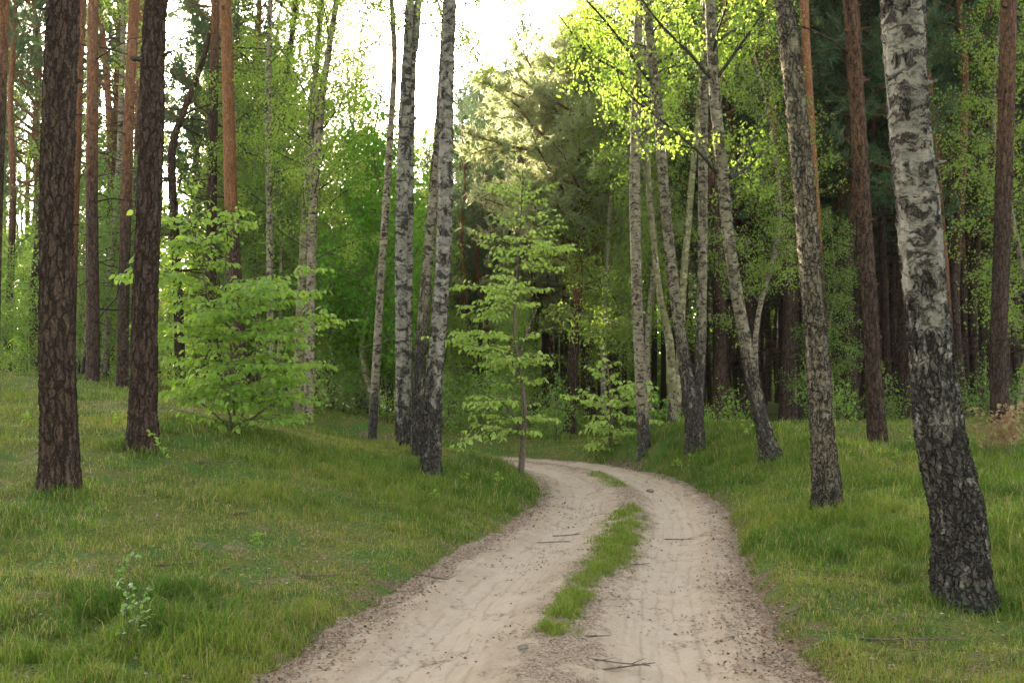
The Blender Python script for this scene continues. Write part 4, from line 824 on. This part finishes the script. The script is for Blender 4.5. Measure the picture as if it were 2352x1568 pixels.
leaves(g, np.stack([x, dd, z + .5], 1), rng.normal(0, 1, (n, 3)), rng.normal(0, 1, (n, 3)), rng.uniform(.2, .45, n), 'clump', 1, rng)
g.obj('distant_forest', [M['pine'], M['under_leaf']], kind='stuff', label='far-off wood closing the view behind all the trunks')

# ------------------------------------------------------------------ grass
def blades(n, rmin, rmax, amax, seed, hscale=1., dens=None):
    rng = np.random.default_rng(seed)
    r = np.exp(rng.uniform(math.log(rmin), math.log(rmax), n)); a = rng.uniform(-amax, amax, n); x = r * np.sin(a); y = r * np.cos(a)
    lu = lush(x, y); t, s = path_coords(x, y); q = t / path_w(y); ed = np.abs(t) - path_w(y) - .10 * fbm(x * 1.3, y * 1.3, o=3, seed=5)
    tuft = fbm(x * 5.5, y * 5.5, o=2, seed=55)
    pr = (.14 + .8 * lu ** 1.5) * sst(-.75, .35, tuft + .5 * fbm(x * 14, y * 14, o=2, seed=57)) * sst(-.03, .24, ed + tuft * .12 + (lu - .5) * .25)
    # strip of grass between the ruts
    wst = (.085 + .10 * sst(6.2, 10.4, y) + .045 * fbm(x * 3.5, y * 3.5, o=3, seed=8)) * (1 - .45 * sst(10.8, 11.8, y))
    cst = .02 + .07 * np.exp(-((y - 8.5) / 1.0) ** 2) - .03 * (1 - sst(6.2, 7.4, y))
    st = np.exp(-np.abs((q - cst) / wst) ** 2.4) * ((y > 5.95) & (y < 11.9)) * (.26 + .74 * sst(-.6, .1, tuft + .5 * fbm(x * 13, y * 13, o=2, seed=58)))
    st = st + np.exp(-((q + .02) / .16) ** 4) * ((y > 13.9) & (y < 15.9)) * .7
    pr = pr * (1 - .72 * sst(.12, .42, fbm(x * 1.1, y * 1.1, o=4, seed=71)) * sst(-.1, .3, tuft + .25))
    pr = np.maximum(pr, st * 1.6 * (st > .06)) * np.where(tuft > -.5, 1, .3)
    keep = rng.random(n) < pr; x, y, r, lu, ed, tuft, st = [v[keep] for v in (x, y, r, lu, ed, tuft, st)]; n = len(x)
    z = np.where(st > .05, path_z(x, y, *path_coords(x, y)), H(x, y)) - .008
    hgt = (.030 + .085 * lu ** 1.8 * (1 + .8 * tuft)) * rng.uniform(.4, 1.3, n) * np.where(rng.random(n) < .05, 1.9, 1) * hscale * np.where(st > .05, .55, 1) * sst(-.3, .35, ed + st)
    hgt = np.where(st > .05, .07 * (.25 + .75 * st) * (.6 + .8 * np.clip(tuft + .4, 0, 1)) * rng.uniform(.4, 1.4, n), hgt)
    wd = .0012 + r * .00018 * rng.uniform(.6, 1.4, n)
    az = rng.uniform(0, 2 * PI, n); lean = rng.uniform(.15, 1.05, n); dx, dy = np.cos(az), np.sin(az)
    fa = rng.uniform(0, 2 * PI, n); sx, sy = np.cos(fa), np.sin(fa)
    p0 = np.stack([x, y, z], 1); S = np.stack([sx, sy, sx * 0], 1) * wd[:, None]
    p1 = p0 + np.stack([dx * lean * hgt * .3, dy * lean * hgt * .3, hgt * .6], 1); p2 = p0 + np.stack([dx * lean * hgt * .95, dy * lean * hgt * .95, hgt * (1 - lean * .25)], 1)
    V = np.stack([p0 - S, p0 + S, p1 + S * .8, p1 - S * .8, p2], 1).reshape(-1, 3)
    base = np.arange(n) * 5
    Q = np.stack([base, base + 1, base + 2, base + 3], 1); T = np.stack([base + 3, base + 2, base + 4], 1)
    pal = np.array([(.075, .150, .024), (.145, .225, .034), (.235, .265, .060), (.33, .275, .15)])
    ci = np.clip(1.25 + fbm(x * .8, y * .8, o=3, seed=66) * 1.8 + fbm(x * 4, y * 4, o=2, seed=67) * .8 + rng.normal(0, .4, n) - (lu - .5) * 1.3, 0, 2)
    ci = np.where(st > .05, 1.25 + rng.normal(0, .25, n), ci)
    dry = rng.random(n) < (.12 + .45 * (1 - lu) ** 1.4 + +.14 * sst(.15, .45, fbm(x * 1.3, y * 1.3, o=3, seed=71))) * np.where(st > .05, .3, 1); ci = np.where(dry, 3, ci)
    c0 = np.floor(ci).astype(int); c1 = np.minimum(c0 + 1, 3); f = (ci - c0)[:, None]; c = pal[c0] * (1 - f) + pal[c1] * f
    c = c * rng.uniform(.70, 1.18, (n, 1)) * np.array([1.03, 1.03, .85])
    g = Geo(); g.add(V, Q, 0, False, col=np.repeat(c, 5, 0)); g.F.append((T, 0, False)); return g
g = blades(1800000, 3.4, 34, .72, 3)
g.obj('grass', [M['grass']], use=('col',), kind='stuff', label='patchy green and straw-coloured forest grass on both banks and between the ruts')

# fallen leaves, twigs and crumbs of bark on the banks and the edges of the path
rng = np.random.default_rng(9); n = 240000
r = np.exp(rng.uniform(math.log(3.6), math.log(24), n)); a = rng.uniform(-.7, .7, n); x = r * np.sin(a); y = r * np.cos(a)
t, s = path_coords(x, y); q = np.abs(t / path_w(y)); cl = fbm(x * 2.5, y * 2.5, o=3, seed=21)
pr = np.where(q < 1.1, .010 + .14 * sst(.12, .4, cl) + .75 * sst(.68, 1.0, q + cl * .12) + .16 * sst(.3, .05, q) * (cl > -.1) + .16 * (cl > .22), .5 * (1 - lush(x, y)) ** 1.2 + .03)
keep = rng.random(n) < pr; x, y, t, s, q, r = [v[keep] for v in (x, y, t, s, q, r)]; n = len(x)
z = np.maximum(H(x, y), np.where(q < 1.2, path_z(x, y, t, s), -9)) + rng.uniform(.002, .012, n)
pal = np.array([(.10, .055, .028), (.17, .10, .055), (.28, .19, .12), (.06, .04, .028), (.36, .29, .21), (.22, .10, .04)])
C = np.stack([x, y, z], 1); ax = rng.normal(0, 1, (n, 3)) * np.array([1, 1, .15]); nm = np.array([0, 0, 1.]) + rng.normal(0, .35, (n, 3))
g = Geo(); sz = rng.uniform(.012, .034, n) * (.7 + r * .03)
T4, F4 = LEAF['kite']; ax = nrm(ax); sdv = nrm(np.cross(nm, ax)); up = np.cross(ax, sdv); nar = np.where(rng.random(n) < .45, .3, 1.)
V = C[:, None, :] + sz[:, None, None] * (T4[None, :, 0, None] * ax[:, None] * np.where(nar < 1, 1.8, 1)[:, None, None] + T4[None, :, 1, None] * sdv[:, None] * nar[:, None, None] + T4[None, :, 2, None] * up[:, None])
g.add(V.reshape(-1, 3), (F4[None] + (np.arange(n) * 4)[:, None, None]).reshape(-1, 4), 0, False, col=np.repeat(pal[rng.integers(0, 6, n)] * rng.uniform(.7, 1.2, (n, 1)), 4, 0))
g.obj('leaf_litter', [M['litter']], use=('col',), kind='stuff', label='brown fallen leaves and bark crumbs along the path edges and banks')

# ------------------------------------------------------------------ small single things
def ground_pt(u, v):
    """where the sight line through (u, v) meets the ground"""
    lo = None
    for d in np.arange(3.5, 40, .05):
        p = P(u, v, d)
        t, s = path_coords([p[0]], [p[1]]); z = Hs(p[0], p[1])
        if abs(t[0]) < path_w(p[1]): z = max(z, float(path_z(p[:1], p[1:2], t, s)[0]))
        if p[2] <= z: return np.array([p[0], p[1], z]), d
    return P(u, v, 20), 20
def twig_thing(u, v, L, az, label, seed, r=.006, forks=3):
    p, d = ground_pt(u, v); rng = np.random.default_rng(seed); t = thing('fallen_twig', label, 'twig', tuple(p), None)
    g = Geo(); q = limb(rng, (-L / 2 * math.cos(az), -L / 2 * math.sin(az), .008), (math.cos(az), math.sin(az), .02), L, 6, wob=.22); q[:, 2] = np.abs(q[:, 2]) * .3 + .008
    tube(g, q, np.linspace(r, r * .4, 7), 6, 0)
    for i in range(forks):
        c = at_path(q, rng.uniform(.2, .9) * L); sp = limb(rng, c, (math.cos(az + rng.choice([-.7, .7])), math.sin(az + rng.choice([-.7, .7])), .1), L * rng.uniform(.15, .35), 3, wob=.2); tube(g, sp, np.linspace(r * .5, r * .2, 4), 4, 0)
    g.obj('twig', [M['twig']], t)
for (u, v, L, az, lb) in [(1372, 1466, .16, .1, 'short dark stick lying alone on the near sand between the ruts'), (1280, 1247, .45, .25, 'thin forked twig lying across the left-hand rut'), (1310, 1232, .38, .3, 'longer thin twig just above the forked one in the left-hand rut'),
                          (1395, 1528, .5, -.5, 'crooked dark twig on the near sand at the bottom of the path'), (1440, 1545, .35, .2, 'small twig beside the crooked dark one at the bottom of the path'), (1462, 1298, .25, .3, 'short twig by the right side of the grassy centre strip'),
                          (1560, 1241, .3, 0, 'straight thin twig lying across the right-hand rut'), (820, 1160, .8, -.45, 'long thin bare twig lying in the grass of the left bank'), (1010, 1330, .4, -.6, 'dark twig at the edge of the left bank above the sand'), (400, 1235, .3, .1, 'short dark stick in the dry grass of the left bank'), (2020, 1245, .6, .8, 'pale dry stalk lying in the grass left of the big birch')]:
    twig_thing(u, v, L, az, lb, int(u + v))
for k, (u, v, L, az, lb) in enumerate([(360, 1300, .5, .4, 'grey bare stick in the grass in front of the second thick pine'), (560, 1180, .35, 1.2, 'short forked twig in the middle of the left bank'), (90, 1330, .4, .2, 'bare twig in the near grass at the left side'), (700, 1330, .45, -.3, 'crooked twig low on the left bank near the sand'),
                          (1840, 1400, .45, .9, 'dark twig low on the right bank below the grey birch'), (2080, 1480, .6, -.2, 'long bare twig in the moss below the big birch'), (1960, 1130, .4, .5, 'thin twig in the grass between grey birch and red-brown pine'), (480, 1065, .7, .15, 'long grey stick on the bank just below the broad leafy bush')]):
    twig_thing(u, v, L, az, lb, 900 + k, .008, 4)
def stone(u, v, r, label):
    p, d = ground_pt(u, v); t = Geo(); a = np.linspace(0, 2 * PI, 14, endpoint=False); ph = np.linspace(-PI / 2, PI / 2, 9)
    A, B_ = np.meshgrid(a, ph); V = np.stack([np.cos(A) * np.cos(B_) * 1.3, np.sin(A) * np.cos(B_), np.sin(B_) * .7], -1)
    V = V * (1 + .25 * fbm(V[..., 0] * 1.5 + u, V[..., 1] * 1.5, V[..., 2] * 1.5, seed=u))[..., None] * r
    i = np.arange(8)[:, None] * 14; j = np.arange(14)[None]; j2 = (j + 1) % 14
    t.add(V.reshape(-1, 3), np.stack([i + j, i + j2, i + 14 + j2, i + 14 + j], -1).reshape(-1, 4), 0, True)
    o = t.obj('stone', [M['stone']], None, label=label, category='stone'); o.location = (p[0], p[1], p[2] + r * .35)
stone(1493, 1130, .045, 'small dark stone on the right-hand rut near the bend')
stone(1484, 1187, .025, 'pebble at the tip of the grassy centre strip')
stone(1200, 1492, .022, 'pebble on the near sand left of the small dark stick')

def seedling(u, v, h, label, lm, leaf=.04, n=9, seed=0, name='seedling', stems=1, spread=.35):
    p, d = ground_pt(u, v); rng = np.random.default_rng(seed + int(u)); t = thing(name, label, 'seedling', tuple(p)); g = Geo(); c = Geo()
    for k in range(stems):
        q = limb(rng, (rng.normal(0, .02), rng.normal(0, .02), -.02), (rng.normal(0, .2), rng.normal(0, .2), 1), h * rng.uniform(.8, 1), 6, wob=.25); tube(g, q, np.linspace(.004, .0018, 7), 5, 0)
        for i in range(n):
            s = h * (.25 + .75 * (i + .5) / n) * .95; cc = at_path(q, s); a = rng.uniform(0, 6.28)
            sp = limb(rng, cc, (math.cos(a), math.sin(a), .35), spread * h * rng.uniform(.5, 1) * (1.15 - s / h * .7), 3, droop=.5, wob=.2); tube(g, sp, np.array([.0022, .002, .0015, .001]), 3, 0)
            m = 4; C = at_path(sp, np.linspace(.35, 1, m) * plen(sp)).T; leaves(c, C, rng.normal(0, .6, (m, 3)) + nrm(sp[-1] - sp[0]) + np.array([0, 0, -.2]), np.array([0, 0, 1.]) + rng.normal(0, .35, (m, 3)), leaf * rng.uniform(.7, 1.2, m), 'fine', 1, rng)
    g.obj('stem', [M['twig']], t); c.obj('foliage', [M['twig'], lm], t)
M['seed_leaf'] = leaf_mat('seedling_leaf', (.12, .24, .06), (.22, .36, .10), (.18, .36, .05), (.28, .46, .07), .35, .35)
seedling(283, 1500, .62, 'small pale birch seedling in the grass of the near left corner', M['seed_leaf'], .036, 12, 1, stems=2, spread=.20)
for (u, v, h, lb) in [(1140, 1125, .28, 'low broad-leaved seedling by the path left of the layered beech'), (1065, 1110, .16, 'tiny three-leaved seedling right of the stout birch foot'), (600, 1250, .10, 'tiny yellow-green seedling amid the left bank grass'), (990, 1155, .16, 'tiny green seedling below the stout birch'),
                      (1715, 1010, .35, 'light seedling left of the strongly leaning birch foot'), (1690, 965, .5, 'leafy seedling in the grass behind the strongly leaning birch'), (1345, 1020, .3, 'small green seedling at the bend left of the outer sapling'), (1880, 1145, .2, 'seedling sprouting before the mossy birch foot'), (2060, 1060, .16, 'yellow-green seedling right of the red-brown pine foot'),
                      (2095, 1022, .14, 'tiny bright seedling left of the big birch stem'), (270, 980, .18, 'light green seedling in the grass between the two thick pines'), (395, 1080, .45, 'thin stalk with few leaves right of the second thick pine'), (60, 975, .15, 'low seedling on the bank left of the nearest thick pine'), (1560, 1075, .18, 'little plant on the outer bank below the twin birch'), (1590, 1060, .15, 'little plant at the dark foot of the twin birch')]:
    seedling(u, v, h, lb, M['beech_leaf'], .06 if h < .3 else .07, 5, 3)
# dry fern at the right edge
p, d = ground_pt(2300, 1040); rng = np.random.default_rng(77); t = thing('dry_fern', 'dry tan fern stalks standing at the foot of the right-hand pine', 'fern', tuple(p)); g = Geo()
for k in range(11):
    a = rng.uniform(0, 6.28); q = limb(rng, (rng.normal(0, .1), rng.normal(0, .1), 0), (math.cos(a) * .45, math.sin(a) * .3, 1), rng.uniform(.45, 1.0), 8, droop=2.0, wob=.3)
    tube(g, q, np.linspace(.005, .002, 9), 4, 0)
    for s in np.arange(.2, plen(q), .05):
        c = at_path(q, s); sp = limb(rng, c, rng.normal(0, 1, 3), rng.uniform(.08, .2), 3, droop=1.5, wob=.4); m = 5; C = at_path(sp, np.linspace(.2, 1, m) * plen(sp)).T
        leaves(g, C, rng.normal(0, 1, (m, 3)), rng.normal(0, 1, (m, 3)), rng.uniform(.04, .09, m), 'kite', 0, rng)
g.obj('frond', [M['dry']], t)
# ------------------------------------------------------------------ air
HAZE_D = 0.0003
def haze_box():
    x0, x1, y0, y1, z0, z1 = -400, 400, -110, 560, -2.4, 25
    g = Geo(); V = np.array([(x, y, z) for x in (x0, x1) for y in (y0, y1) for z in (z0, z1)], float)
    g.add(V, np.array([(0, 1, 3, 2), (4, 6, 7, 5), (0, 4, 5, 1), (2, 3, 7, 6), (0, 2, 6, 4), (1, 5, 7, 3)]), 0, False)
    m, nt_, out = mat_new('haze'); pv = nt_.nodes.new('ShaderNodeVolumePrincipled'); pv.inputs['Density'].default_value = HAZE_D
    pv.inputs['Color'].default_value = (.95, .96, .93, 1); pv.inputs['Anisotropy'].default_value = .55
    nt_.links.new(pv.outputs[0], out.inputs['Volume']); g.obj('haze', [m], use=(), kind='stuff', label='thin bright evening air between the trees')
haze_box()
